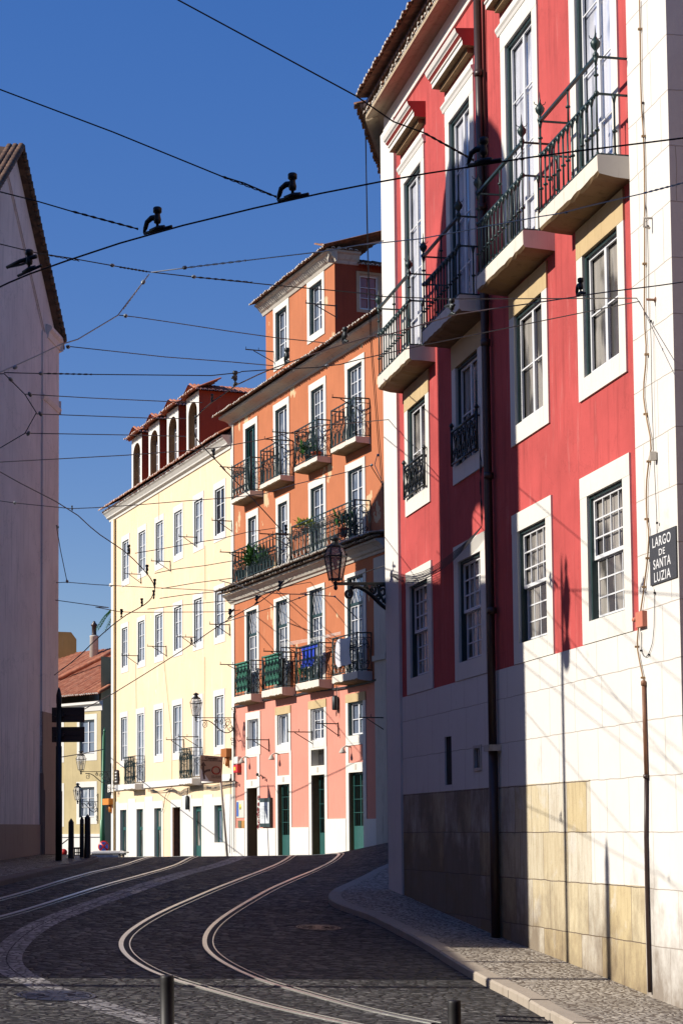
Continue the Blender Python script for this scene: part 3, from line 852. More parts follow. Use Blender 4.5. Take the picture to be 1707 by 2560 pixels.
# ground row
for i, (a, b) in enumerate(cols):
    holes.append(window(F, red, a, b, 3.47, 5.61, out=.34, outt=.36, outb=.37, cols=4, rows=6, style='sash', rec=.07, fr=.055, name='window'))
for i, (a, b) in enumerate(cols):
    holes.append(window(F, red, a, b, 7.66, 9.79, out=.30, outt=.52 if i != 2 else .5, outb=.36, cols=2, rows=2, style='casement', rec=.075, fr=.06, head='sandtrim', name='window'))
dcols = [(2.03, 3.6), (6.05, 7.66), (10.2, 11.9), (14.3, 16.05)]
for i, (a, b) in enumerate(dcols):
    holes.append(window(F, red, a, b, 10.72, 15.25, out=.30, outt=.42, outb=.0, cols=2, rows=4, style='casement', rec=.08, fr=.06, name='balcony_door', sill=False, trim='whitetrim', glass='glasswhite'))
mb = MB()
F.wall(mb, 1.2, 16.85, 3.09, 17.2, holes)
mb.build('wall', M['red'], red)
mb = MB()
so = [(4.98, 5.54, .93, 1.97), (7.35, 7.78, 1.22, 1.62)]
F.wall(mb, 1.2, 16.84, -4.5, 3.09, so + [h for h in holes if h[3] < 6.2], d=.02)
F.quad(mb, [(1.2, 3.09, .02), (16.84, 3.09, .02), (16.84, 3.09, 0), (1.2, 3.09, 0)])
for h in so:
    F.quad(mb, [(h[0], h[2], .02), (h[0], h[3], .02), (h[0], h[3], -.02), (h[0], h[2], -.02)]); F.quad(mb, [(h[1], h[2], .02), (h[1], h[3], .02), (h[1], h[3], -.02), (h[1], h[2], -.02)])
    F.quad(mb, [(h[0], h[2], .02), (h[1], h[2], .02), (h[1], h[2], -.02), (h[0], h[2], -.02)]); F.quad(mb, [(h[0], h[3], .02), (h[1], h[3], .02), (h[1], h[3], -.02), (h[0], h[3], -.02)])
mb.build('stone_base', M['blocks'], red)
mb = MB()
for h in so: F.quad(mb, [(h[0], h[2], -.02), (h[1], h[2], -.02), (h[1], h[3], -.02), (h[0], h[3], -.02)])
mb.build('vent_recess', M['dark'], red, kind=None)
mb = MB()
h = so[1]
F.box(mb, h[0] - .06, h[0], h[2] - .06, h[3] + .06, 0, .05); F.box(mb, h[1], h[1] + .06, h[2] - .06, h[3] + .06, 0, .05)
F.box(mb, h[0], h[1], h[2] - .06, h[2], 0, .05); F.box(mb, h[0], h[1], h[3], h[3] + .06, 0, .05)
for k in (.33, .66): F.tube(mb, [(h[0] + (h[1] - h[0]) * k, h[2], -.02), (h[0] + (h[1] - h[0]) * k, h[3], -.02)], .02)
mb.build('vent_grille', M['greydirt'], red)
# quoins with quoin strip offset
mb = MB()
F.box(mb, UL, 1.2, -4.5, 17.2, -.3, .07)
mb.build('quoin', M['white'], red)
mb = MB()
F.box(mb, 16.85, UR, -4.5, 17.2, -.3, .06)
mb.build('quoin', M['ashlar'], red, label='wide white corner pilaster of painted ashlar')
# body (end walls, back) set inside
mb = MB()
F.box(mb, UL + .01, UR - .01, -4.5, 17.5, -11, -.32)
mb.build('end_wall', M['white'], red)
# cornice: white frieze, cove soffit, scalloped edge
zsc = 17.56
zev = 17.95
CU0, CU1 = .12, UR + .1
mb = MB()
F.extrude(mb, CU0, CU1, [(0, 17.18), (.05, 17.18), (.06, 17.26), (.04, 17.28), (.04, 17.57), (0, 17.57)])
mb.build('frieze', M['white'], red)
mb = MB()
F.extrude(mb, CU0, CU1, [(-.2, 17.62), (.04, 17.58), (.12, 17.59), (.16, 17.60), (.20, 17.62), (.26, 17.60), (.42, zsc - .04), (.50, zsc - .04), (.50, zsc + .04), (.3, zsc + .12), (-.2, zsc + .2)])
# return along the far end
R2 = Fac(0, 0, 0); R2.o = F.P(CU0 + .02, 0, .0); R2.u = Vector((.143, 1, 0)).normalized(); R2.n = Vector((-1, .143, 0)).normalized()
R2.extrude(mb, 0, 9, [(-.2, 17.62), (.04, 17.58), (.12, 17.59), (.16, 17.60), (.20, 17.62), (.26, 17.60), (.42, zsc - .04), (.50, zsc - .04), (.50, zsc + .04), (.3, zsc + .12), (-.2, zsc + .2)])
mb.build('cornice', M['soffit'], red)
mb = MB()
tile_row(mb, F, CU0, CU1, zsc + .06, .54, .5, .25, .17, .075, 1, False)
F.box(mb, CU0, CU1, zsc + .045, zsc + .075, .3, .505, 1)
mb.build('scalloped_edge', [M['tileold'], M['tilewhite']], red)
mb = MB()
F.box(mb, CU0 - .1, CU1, zsc + .20, zsc + .30, -.2, .56)
R2.box(mb, -.25, 8, zsc + .21, zsc + .31, -.2, .60)
mb.build('eaves_board', M['pipebrown'], red)
mb = MB()
tile_row(mb, F, CU0 + .25, CU1, zev, .82, 6.0, math.radians(13), .235, .095, 1)
# far-end hip eave
R2.o = F.P(CU0 + .2, 0, 0)
tile_row(mb, R2, .1, 9, zev, .82, 3.0, math.radians(8), .235, .095, 1)
F.quad(mb, [(CU0 + .25, zev - .02, .76), (CU1, zev - .02, .76), (CU1, zev + .1, -.3), (CU0 + .25, zev + .1, -.3)])
R2.quad(mb, [(0, zev - .02, .76), (9, zev - .02, .76), (9, zev + .1, -.5), (0, zev + .1, -.5)])
mb.build('roof', [M['tileold'], M['tilewhite']], red)
# window hoods over the balcony doors
for i, (a, b) in enumerate(dcols):
    hd = MB()
    u0, u1 = a - .42, b + .42
    hp = [(0, 16.14), (.28, 16.15), (.28, 16.25), (.31, 16.26), (.31, 16.30), (.37, 16.35), (.37, 16.37), (.41, 16.40), (.44, 16.49), (0, 16.52)]
    n = len(hp)
    vs = [F.P(u0, z, d) for d, z in hp] + [F.P(u1, z, d) for d, z in hp]
    uvs = [(u0 - d, z) for d, z in hp] + [(u1 - d, z) for d, z in hp]
    mat_of = lambda k: 2 if k == 0 else (1 if k in (4, 8) or k > 8 else 0)
    for k in range(n):
        j = (k + 1) % n
        hd.add([vs[k], vs[j], vs[n + j], vs[n + k]], [(0, 1, 2, 3)], [uvs[k], uvs[j], uvs[n + j], uvs[n + k]], mat_of(k))
    hd.add(vs[:n], [tuple(range(n - 1, -1, -1))], uvs[:n], 1); hd.add(vs[n:], [tuple(range(n))], uvs[n:], 1)
    F.box(hd, u0 + .14, u1 - .14, 16.04, 16.145, 0, .14, 2)
    hd.build('window_hood', [M['white'], M['redtrim'], M['slabunder']], red)
    ar = MB()
    F.extrude(ar, a - .42, b + .38, [(0, 15.60), (.05, 15.60), (.07, 15.66), (.10, 15.70), (.10, 15.75), (0, 15.78)])
    F.box(ar, a - .3, b + .3, 15.67, 15.93, .0, .03)
    ar.build('door_head', M['white'], red)
# balconies
def red_balcony(u0, u1, shade):
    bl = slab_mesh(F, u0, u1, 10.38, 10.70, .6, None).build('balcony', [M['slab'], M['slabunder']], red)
    mb = MB()
    p, zb, zm, zt = .57, 10.70, 11.72, 12.33
    a, b = u0 + .06, u1 - .06
    def bar(u, d, z1=None):
        z1 = z1 or zm
        F.tube(mb, [(u, zb, d), (u, z1, d)], .017, 6)
        for zz in (zb + .42,): mb.lathe(F.P(u, zz - .025, d), [(.018, 0), (.042, .012), (.042, .038), (.018, .05)], 8)
        mb.lathe(F.P(u, z1 - .14, d), [(.017, 0), (.03, .07), (.045, .13)], 8)
        mb.lathe(F.P(u, zb, d), [(.04, 0), (.03, .03), (.018, .07)], 8)
    n = 12
    for k in range(n + 1):
        u = a + (b - a) * k / n
        if k in (0, n): continue
        bar(u, p)
    for u in (a, b):
        bar(u, p, zt)
        bar(u, p * .48)
        mb.lathe(F.P(u, zm + .28, p), [(.018, 0), (.042, .012), (.042, .038), (.018, .05)], 8)
        mb.lathe(F.P(u, zm - .05, p), [(.02, 0), (.045, .03), (.045, .07), (.02, .1)], 8)
        # finial
        mb.lathe(F.P(u, zt - .03, p), [(.02, 0), (.05, .03), (.05, .07), (.022, .11), (.03, .14), (.075, .20), (.085, .26), (.05, .31), (.02, .36), (.013, .40), (.004, .55)], 10)
        for k in range(4):
            q = k * math.pi / 2
            c = F.P(u, zt + .28, p)
            mb.tube([c + Vector((math.cos(q) * .03, math.sin(q) * .03, 0)), c + Vector((math.cos(q) * .09, math.sin(q) * .09, .03)), c + Vector((math.cos(q) * .10, math.sin(q) * .10, .07))], .008, 4)
        F.tube(mb, [(u, zm, 0), (u, zm, p)], .022, 4)
        F.tube(mb, [(u, zt, 0), (u, zt, p)], .022, 4)
        F.tube(mb, [(u, zb + .03, 0), (u, zb + .03, p)], .018, 4)
    um = (a + b) / 2 + .05
    F.tube(mb, [(um, zm, p), (um, zt, p)], .017, 6)
    mb.lathe(F.P(um, zm + .28, p), [(.018, 0), (.042, .012), (.042, .038), (.018, .05)], 8)
    F.box(mb, a, b, zm - .02, zm + .015, p - .025, p + .025); F.box(mb, a, b, zt - .025, zt + .02, p - .03, p + .03); F.box(mb, a, b, zb + .015, zb + .04, p - .015, p + .015)
    for k in range(n):   # small collars under the rail
        u = a + (b - a) * (k + .5) / n
        F.box(mb, u - .03, u + .03, zm - .05, zm - .02, p - .012, p + .012)
    mb.build('railing', M['irongreen'], bl)
for (a, b) in ((1.53, 4.58), (5.75, 8.68), (9.96, 12.93), (13.87, 16.86)): red_balcony(a, b, 0)
# small scrolled guards in the lower halves of two windows
for a, b in cols[:2]:
    mb = MB()
    F.tube(mb, [(a - .12, 8.42, .10), (b + .12, 8.42, .10)], .03, 5); F.tube(mb, [(a - .1, 7.72, .10), (b + .1, 7.72, .10)], .025, 5)
    for u in (a - .12, b + .12):
        F.tube(mb, [(u, 7.68, .10), (u, 8.5, .10)], .03, 5); mb.lathe(F.P(u, 8.5, .10), [(.02, 0), (.055, .05), (.03, .1), (.005, .13)], 8)
        F.tube(mb, [(u, 8.38, .10), (u, 8.38, 0)], .02, 4)
    n = 5; w = (b - a) / n
    for k in range(n):
        c = a + w * (k + .5)
        scroll(mb, F, c, 8.22, w * .42, .10, 1.3, 0, 1, .02); scroll(mb, F, c, 7.9, w * .42, .10, 1.3, math.pi, -1, .02)
        F.tube(mb, [(c - w * .5, 7.72, .10), (c, 8.06, .10), (c + w * .5, 8.42, .10)], .018, 4); F.tube(mb, [(c + w * .5, 7.72, .10), (c, 8.06, .10), (c - w * .5, 8.42, .10)], .018, 4)
    mb.build('window_guard', M['iron'], red)
# downpipe
mb = MB()
pu = 9.0
mb.tube([F.P(8.72, 17.3, .14), F.P(8.80, 13.5, .14), F.P(8.95, 9, .14), F.P(pu, 4, .14), F.P(pu + .02, 1.5, .14)], .082, 10)
mb.tube([F.P(pu + .02, 1.52, .14), F.P(pu + .02, H(4, 38) - .3 + 0, .14)], .092, 10)
for z in (15.2, 12.4, 9.6, 6.9, 4.2): mb.tube([F.P(8.72 + (17.3 - z) * .03 - .0, z, .14), F.P(8.72 + (17.3 - z) * .03, z + .12, .14)], .10, 10)
F.box(mb, 8.86, 8.90, 10, 17, .04, .08)
mb.build('downpipe', M['pipebrown'], red)
mb = MB(); F.box(mb, pu - .18, pu + .20, 1.5, 1.62, .02, .27)
mb.build('pipe_clamp', M['greydirt'], red)

# street name plate
F2 = F
S0, S1 = F.uz('B', 1405, 1370, .085)[0], F.uz('B', 1533, 1340, .085)[0]
mb = MB(); F.box(mb, S0, S1, 3.70, 4.47, .06, .085)
pl = mb.build('street_name_plate', m_plain('slate_plate', (.045, .048, .06), .7, var=.4, scale=60, bmp=.5), label='dark slate plate lettered LARGO DE SANTA LUZIA on the white corner pilaster', cat='street sign')
zc = 3.70; hh = .76
# plate leans with the wall in the picture: keep it square in the world
mb = MB()
SW_ = S1 - S0
for txt, a, b, zz, hh in (('LARGO', .13, .82, 4.34, .155), ('DE', .37, .60, 4.165, .10), ('SANTA', .15, .80, 4.0, .15), ('LUZIA', .17, .79, 3.80, .15)):
    put_fit(mb, F, txt, S0 + a * SW_, S0 + b * SW_, zz, hh, .088)
mb.build('lettering', m_plain('white_letter_paint', (.8, .8, .8), .7, var=.05), pl)

# cables on the corner pilaster
def wallpts(Fc, z, pts, d=.09): return [Fc.P(*Fc.uz(z, x, y, d), d) for x, y in pts]
c1 = [Vector(F.P(*F.uz('A', 1355, 0, .09), .09))] + wallpts(F, 'A', [(1358, 140), (1362, 490), (1375, 660), (1380, 860), (1380, 1280), (1378, 1554)]) + wallpts(F, 'B', [(1390, 360), (1372, 545), (1385, 650), (1415, 800), (1400, 880), (1387, 1000), (1390, 1160), (1402, 1230), (1395, 1350), (1378, 1480)]) + wallpts(F, 'C', [(1378, 130), (1350, 320), (1343, 420), (1355, 490), (1372, 570), (1378, 612)])
mb = MB(); mb.tube(smooth_path(c1, 1), .012, 6)
for p in c1[1::2]: mb.box(p - Vector((0, 0, .02)), .07, .04, .03)
cb = mb.build('wall_cable', M['browncable'], label='thick brown cable stapled down the white corner pilaster', cat='cable')
mb = MB(); mb.box(F.P(*F.uz('B', 1420, 848, .12), .12) - Vector((0, 0, .09)), .10, .08, .13)
mb.build('junction_box', M['greydirt'], cb)
c2 = wallpts(F, 'A', [(1372, 500), (1380, 960), (1395, 1100), (1400, 1554)], .08) + wallpts(F, 'B', [(1410, 200), (1415, 570), (1425, 850), (1432, 1000), (1440, 1180)], .10) + wallpts(F, 'B', [(1440, 1243), (1432, 1330), (1425, 1492)], .05) + wallpts(F, 'C', [(1428, 160), (1425, 380), (1400, 460), (1380, 475), (1362, 440), (1365, 350)], .08)
mb = MB(); mb.tube(smooth_path(c2, 1), .006, 4)
for p in c2[::2]: mb.box(p - Vector((0, 0, .015)), .03, .03, .03)
mb.build('wall_cable', M['cable'], label='thin black cable hanging in a loop beside the street name plate', cat='cable')
cp = wallpts(F, 'C', [(1375, 610), (1380, 800), (1387, 1045)], .10)
mb = MB(); mb.tube(cp, .03, 8)
mb.lathe(cp[0], [(.03, 0), (.042, .0), (.042, .06), (.03, .08)], 8); 
cp2 = wallpts(F, 'C', [(1387, 1045), (1386, 1350), (1392, 1650), (1404, 2100)], .10)
pb = mb.build('conduit_pipe', M['pipered'], label='rusty brown conduit running down the corner pilaster to the pavement', cat='pipe')
mb = MB(); mb.tube(cp2, .03, 8); mb.lathe(cp2[0] - Vector((0, 0, .05)), [(.03, 0), (.045, 0), (.045, .06), (.03, .06)], 8)
mb.build('lower_pipe', M['pipebrown'], pb)
# pink box at the foot of the red field
u, z = F.uz('C', 1330, 345, .2)
mb = MB(); F.box(mb, u - .10, u + .20, z + .06, z + .30, .0, .14); mb.tube([F.P(u - .14, z + .2, .12), F.P(u - .22, z + .2, .12)], .04, 6)
jb = mb.build('meter_box', m_plain('pink_box_paint', (.62, .22, .15), .7), label='small pink box at the lower right corner of the red wall', cat='electric box')
# loose cable bundle near the second window
mb = MB()
for k in range(6):
    o = k * 7
    pts = [F.P(*F.uz('B', x, y, .1 + .02 * k), .1 + .02 * k) for x, y in ((150, 1425 + o * .4), (230, 1440 + o), (330, 1410 + o), (430, 1340 + o * 1.2), (520, 1270 + o * .6), (590, 1196))]
    mb.tube(smooth_path(pts, 1), .008, 4)
for k in range(3):
    pts = [F.P(*F.uz('B', x, y, .12), .12) for x, y in ((582, 820 + k * 8), (580 + 6 * k, 900), (588 - 5 * k, 1010), (584 + 6 * k, 1110), (590, 1196))]
    mb.tube(smooth_path(pts, 1), .009, 4)
mb.build('cable_bundle', M['cable'], label='tangle of thin black cables sagging across the shaded red wall above the low windows', cat='cable')
# pair of long cables hanging from the eaves
mb = MB()
for k in range(2):
    pts = [at('R', 62 + 6 * k, 1420, 46.6), at('R', 70 + 8 * k, 1800, 46.9), at('R', 80 + 5 * k, 2340, 47.2), at('E5', 1282 + 8 * k, 200, 47.4), at('E5', 1305 + 12 * k, 900, 48), at('E5', 1350 + 14 * k, 1500, 48.5), at('E6', 1395 + 14 * k, 250, 49), at('E6', 1445 + 8 * k, 800, 49.3), at('LP', 1325 + 20 * k, 560, 49.0), at('LP', 1400, 890, 47.2)]
    mb.tube(smooth_path(pts, 1), .012, 4)
mb.build('hanging_cable', M['cable'], label='two long black cables hanging from the red eaves down to the big lantern bracket', cat='cable')
# ================================================================= ORANGE BUILDING
ORA = Fac(-.3966, 29.0, 85.0)
F = ORA
ora = empty('orange_building', F.P(8, 0, 0), 'narrow orange and salmon house with peeling plaster and wrought iron balconies in the middle', 'building')
def oh(*a, **k):
    k.setdefault('rec', .10); k.setdefault('fr', .05)
    return window(F, ora, *a, **k)
hT, hM, hL, hZ, hG, hD = [], [], [], [], [], []
tc = [(1.63, 3.0), (5.57, 7.0), (9.82, 11.2), (13.74, 15.2)]
hT.append(oh(*tc[0], 14.5, 17.6, out=.26, outt=.28, outb=0, cols=2, rows=1, glass='glassdark', sill=False, name='balcony_door', sashm='doorgreen', label='half open grey balcony door'))
hT.append(oh(*tc[1], 14.5, 17.6, out=.26, outt=.28, outb=0, cols=2, rows=2, glass='glassblue', sill=False, name='balcony_door'))
hT.append(oh(*tc[2], 14.5, 17.52, out=.26, outt=.28, outb=0, cols=4, rows=6, glass='glassblue', sill=False, name='balcony_door'))
hT.append(oh(*tc[3], 14.5, 17.5, out=.26, outt=.28, outb=0, cols=4, rows=6, glass='glassblue', sill=False, name='balcony_door', sashm='sash'))
mc = [(1.95, 3.05), (5.82, 6.95), (9.7, 11.1), (13.7, 15.15)]
for i, (a, b) in enumerate(mc):
    hM.append(oh(a, b, 10.75, 13.57, out=.26, outt=.28, outb=0, cols=2, rows=4, glass='glassblue', sill=False, name='balcony_door', frame='greenframe'))
lc = [(1.67, 3.04), (5.49, 6.87), (9.48, 10.9), (13.52, 15.1)]
for i, (a, b) in enumerate(lc):
    hL.append(oh(a, b, 5.77, 9.5, out=.26, outt=.14, outb=0, cols=4, rows=5, style='frenchtop', glass='glassblue', sill=False, name='balcony_door'))
zc_ = [(1.73, 3.16), (5.55, 6.92), (9.47, 10.95), (13.48, 14.97)]
for i, (a, b) in enumerate(zc_):
    hZ.append(oh(a, b, 3.5, 4.76, out=.24, outt=.32, outb=.28, cols=(2, 2, 4, 2)[i], rows=(1, 1, 3, 2)[i], style='casement', glass='glassblue', head='sandtrim' if i else 'whitetrim', frame='sash' if i < 3 else 'greenframe', rec=.12))
# dark interior walls behind open bits
gd = [(1.58, 2.96, 1.81), (5.54, 6.98, 1.87), (9.50, 10.96, 2.14), (13.48, 14.92, 2.12)]
# wall, upper orange and lower salmon
mb = MB(); F.wall(mb, -.02, 17.9, 5.46, 18.3, hT + hM + hL)
mb.build('wall', M['orange'], ora)
bz = [( -.02, 1.3, .08), (3.28, 5.3, .07), (7.2, 9.22, .09), (11.22, 13.2, .40), (15.2, 17.9, .37)]
doorholes = [(1.3, 3.28, -3, 3.22), (5.3, 7.2, -3, 3.22), (9.22, 11.22, -3, 3.22), (13.2, 15.2, -3, 3.22)]
mb = MB(); F.wall(mb, -.02, 17.9, -3, 5.46, hZ + doorholes)
mb.build('ground_floor_wall', M['pink'], ora)
for a, b, z in bz:
    mb = MB(); F.box(mb, a, b, -3, z, -.2, .05); mb.build('plinth', M['white'], ora)
for i, ((a, b, z1), (da, db, _, dt)) in enumerate(zip(gd, doorholes)):
    # stone door case, pink panel above, lintel
    mb = MB()
    F.box(mb, da, a, -3, dt, -.45, .03); F.box(mb, b, db, -3, dt, -.45, .03)
    F.box(mb, a, b, z1, z1 + .36, -.45, .032)
    F.box(mb, a, b, dt - .08, dt, -.45, .028)
    sr = mb.build('doorway', [M['whitetrim'], M['pink']], ora)
    q = MB(); F.box(q, a, a + .012, -3, z1, -.44, -.02); F.box(q, a + .012, b, z1 - .012, z1, -.44, -.02); q.build('reveal', M['slabunder'], sr)
    if i != 2:
        q = MB(); F.quad(q, [(a, z1 + .36, .0), (b, z1 + .36, .0), (b, dt - .08, .0), (a, dt - .08, .0)]); q.build('panel', M['pink'], sr)
    else:
        q = MB(); F.quad(q, [(a, z1 + .36, -.3), (b, z1 + .36, -.3), (b, dt - .08, -.3), (a, dt - .08, -.3)])
        F.box(q, a + .55, b, z1 + .40, dt - .1, -.28, -.25); q.build('transom', M['glassdark'], sr)
    q = MB(); F.box(q, (a + b) / 2 - .09, (a + b) / 2 + .09, z1 + .1, z1 + .3, .03, .045); q.build('number_plate', M['greydirt'], sr)
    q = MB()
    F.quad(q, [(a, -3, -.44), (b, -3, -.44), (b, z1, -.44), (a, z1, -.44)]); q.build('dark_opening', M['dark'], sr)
    if i > 0:
        q = MB()
        w = b - a
        fz = H(F.P(a, 0).x, F.P(a, 0).y)
        dd = -.16 if i != 2 else -.30
        u0 = a + .02
        F.box(q, u0, b, fz - .2, fz + .95, dd - .04, dd)
        F.box(q, u0, u0 + .07, fz + .95, z1, dd - .04, dd); F.box(q, b - .07, b, fz + .95, z1, dd - .04, dd); F.box(q, (u0 + b) / 2 - .05, (u0 + b) / 2 + .05, fz + .95, z1, dd - .038, dd + .002)
        F.box(q, u0 + .07, b - .07, z1 - .08, z1, dd - .036, dd - .002)
        n = 6
        for k in range(1, n): F.tube(q, [(u0 + (b - u0) * k / n, fz + .95, dd + .01), (u0 + (b - u0) * k / n, z1, dd + .01)], .012, 4)
        for k in range(1, 4): zz = fz + .95 + (z1 - fz - .95) * k / 4; F.tube(q, [(u0, zz, dd + .012), (b, zz, dd + .012)], .012, 4)
        dr = q.build('door', M['doorgreen'], sr)
        g = MB(); F.quad(g, [(u0, fz, dd - .05), (b, fz, dd - .05), (b, z1, dd - .05), (u0, z1, dd - .05)])
# quoins
mb = MB(); F.box(mb, -.38, -.0, -3, 18.2, -.3, .05); mb.build('quoin', M['whitetrim'], ora)
mb = MB(); F.box(mb, 16.22, 17.3, -3, 9.9, -.3, .07); mb.build('quoin', M['greydirt'], ora)
mb = MB(); F.box(mb, 16.15, 17.4, 6.1, 6.3, -.3, .14); mb.build('band_stone', M['greydirt'], ora)
# body
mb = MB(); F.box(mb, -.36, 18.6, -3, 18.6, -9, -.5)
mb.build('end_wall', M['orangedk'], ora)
# tile ledge between second and third floors
mb = MB()
F.extrude(mb, -.45, 17.4, [(0, 10.02), (.05, 10.02), (.08, 10.10), (.16, 10.14), (.22, 10.24), (.38, 10.36), (.46, 10.38), (.46, 10.46), (0, 10.50)])
mb.build('ledge_cornice', M['greydirt'], ora)
mb = MB()
tile_row(mb, F, -.55, 17.45, 10.50, .62, .3, .2, .17, .075, 1)
tile_row(mb, F, -.6, 17.5, 10.62, .80, .85, .14, .17, .075, 1)
mb.build('ledge_tiles', [M['tilelichen'], M['tilewhite']], ora)
# main cornice and roof edge
mb = MB()
F.extrude(mb, -.5, 18.5, [(0, 18.16), (.06, 18.17), (.10, 18.26), (.22, 18.34), (.36, 18.38), (.5, 18.40), (.56, 18.44), (.56, 18.52), (0, 18.55)])
mb.build('cornice', M['greydirt'], ora)
mb = MB()
tile_row(mb, F, -.8, 18.5, 18.55, .80, 1.6, .30, .19, .08, 1)
mb.build('roof', [M['tileold'], M['tilewhite']], ora)
# attic storey
d1 = window(F, ora, 5.66, 7.05, 19.66, 21.77, out=.26, outt=.32, outb=.36, cols=2, rows=3, rec=.14, glass='glassblue', frame='greenframe')
d2 = window(F, ora, 9.71, 11.12, 19.78, 21.77, out=.26, outt=.32, outb=.28, cols=2, rows=3, rec=.14, glass='glassblue', frame='greenframe')
mb = MB(); F.wall(mb, 4.37, 12.45, 18.5, 22.1, [d1, d2]); mb.build('attic_wall', M['orange'], ora)
SD = Fac(0, 0, 0); SD.o = F.P(12.45, 0, 0); SD.u = F.n * -1; SD.n = F.u.copy()
sw = window(SD, ora, 3.0, 5.35, *[sorted((SD.uz('E5', 1210, 370)[1], SD.uz('E5', 1210, 690)[1]))[k] for k in (0, 1)], out=.1, outt=.1, outb=.12, cols=2, rows=3, style='single', rec=.08, fr=.05, glass='glassdark', frame='greydirt', trim='soffit', label='white barred window on the shaded side wall') if False else None
ua, za = SD.uz('E5', 1210, 365); ub, zb_ = SD.uz('E5', 1385, 690)
ua, ub = min(ua, ub), max(ua, ub); za, zb_ = min(za, zb_), max(za, zb_)
M['glassred'] = m_glass('window_glass_red_blind', (.20, .045, .02), (.30, .08, .04), .5, .2)
sw = window(SD, ora, ua, ub, za, zb_, out=.12, outt=.1, outb=.12, cols=2, rows=3, style='single', rec=.08, fr=.04, glass='glassred', frame='greydirt', trim='soffit', label='white barred window with red blind on the shaded side wall')
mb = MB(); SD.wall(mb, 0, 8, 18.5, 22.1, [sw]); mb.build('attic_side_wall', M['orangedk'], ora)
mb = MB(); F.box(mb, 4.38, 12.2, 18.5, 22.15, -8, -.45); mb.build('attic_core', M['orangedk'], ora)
mb = MB()
cp = [(0, 22.02), (.05, 22.03), (.10, 22.14), (.18, 22.20), (.30, 22.36), (.42, 22.42), (.42, 22.50), (0, 22.52)]
F.extrude(mb, 4.1, 12.75, cp); SD.extrude(mb, -.3, 1.0, [(d * .7, z) for d, z in cp])
mb.build('attic_cornice', M['greydirt'], ora)
mb = MB()
tile_row(mb, F, 3.9, 13.0, 22.50, .62, 3.2, .32, .19, .08, 1)
tile_row(mb, SD, .9, 8, 21.95, .5, 2.6, .35, .2, .085, 1)
tile_row(mb, SD, -.3, .9, 22.5, .35, 2.0, .35, .2, .085, 1)
mb.build('attic_roof', [M['tileold'], M['tilewhite']], ora)
# balconies
def obal(u0, u1, zs0, zs1, zr, style, lab=None, matr='irongreen', p=.6):
    if zs0 is not None:
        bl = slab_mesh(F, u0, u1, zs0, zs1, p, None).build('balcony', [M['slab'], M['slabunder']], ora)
        iron_railing(F, bl, u0 + .04, u1 - .04, zs1, p - .03, zr, style, matr)
        return bl
    return iron_railing(F, ora, u0, u1, zs1, p, zr, style, matr)
for (a, b), st in zip(((1.36, 3.9), (5.2, 7.72), (9.38, 11.93), (13.38, 15.92)), (0, 1, 2, 1)):
    obal(a, b, 14.26, 14.47, 1.45, st)
obal(1.58, 7.25, None, 10.76, 1.36, 1, p=.62); obal(9.08, 15.85, None, 10.72, 1.38, 0, p=.62)
for (a, b), st in zip(((1.62, 3.88), (5.25, 7.75), (9.35, 11.92), (13.33, 15.85)), (2, 2, 1, 0)):
    obal(a, b, 5.46, 5.77, 1.42, st)
# clothes-line brackets
def bracket(F, parent, u, z, out=1.0, side=None, spread=0):
    mb = MB()
    F.tube(mb, [(u, z, 0), (u, z, out)], .028, 4)
    F.tube(mb, [(u, z - .45, .02), (u, z - .03, out * .72)], .02, 4)
    F.tube(mb, [(u, z - .5, .02), (u, z + .05, .02)], .022, 4)
    for k in (.55, .98): F.tube(mb, [(u, z, out * k), (u, z + .12, out * k)], .016, 4)
    mb.build('clothes_line_bracket', M['iron'], parent)
for z_, x, y, o in (('E5', 745, 618, 1.3), ('E5', 222, 1022, 1.3), ('E7', 232, 868, 1.0), ('E7', 590, 800, 1.05), ('E7', 840, 727, .9), ('E7', 1212, 674, 1.0), ('E5', 975, 1440, 1.2), ('E5', 455, 1740, 1.1), ('E5', 385, 1803, 1.1), ('E6', 0, 232, 1.2), ('E6', 345, 815, 1.3), ('E6', 0, 975, 1.5), ('E6', 530, 1807, 1.2), ('E7', 380, 97, 1.2), ('E7', 0, 212, 1.3)):
    u, z = F.uz(z_, x, y, o)
    bracket(F, ora, u, z, o)
# projecting wrought iron lamp arcs and poles
def lab_obj(mb, name, mat, lab, cat, group=None): return mb.build(name, M[mat], None, lab, cat, group)
# pots, plants, cloths on balconies
def leaf_clump(mb, c, rx, rz, n, ln, mi=0):
    for _ in range(n):
        a = random.uniform(0, 6.283); e = random.uniform(-.2, 1.4)
        base = c + Vector((random.uniform(-rx, rx) * .6, random.uniform(-rx, rx) * .6, random.uniform(0, rz) * .7))
        dr = Vector((math.cos(a) * math.cos(e), math.sin(a) * math.cos(e), math.sin(e)))
        sd = dr.cross(Vector((0, 0, 1))).normalized() * ln * .16
        tip = base + dr * ln; mid = base + dr * ln * .5 + Vector((0, 0, ln * .08))
        mb.add([base, mid + sd, tip, mid - sd], [(0, 1, 2, 3)], mi=mi)
M['leaf'] = m_plain('green_leaf', (.05, .16, .03), .5, var=.5, scale=3)
M['leafyellow'] = m_plain('yellow_green_leaf', (.30, .36, .03), .5, var=.4, scale=4)
M['pot'] = m_plain('terracotta_pot', (.42, .10, .05), .7)
M['potdark'] = m_plain('dark_pot', (.03, .035, .05), .5)
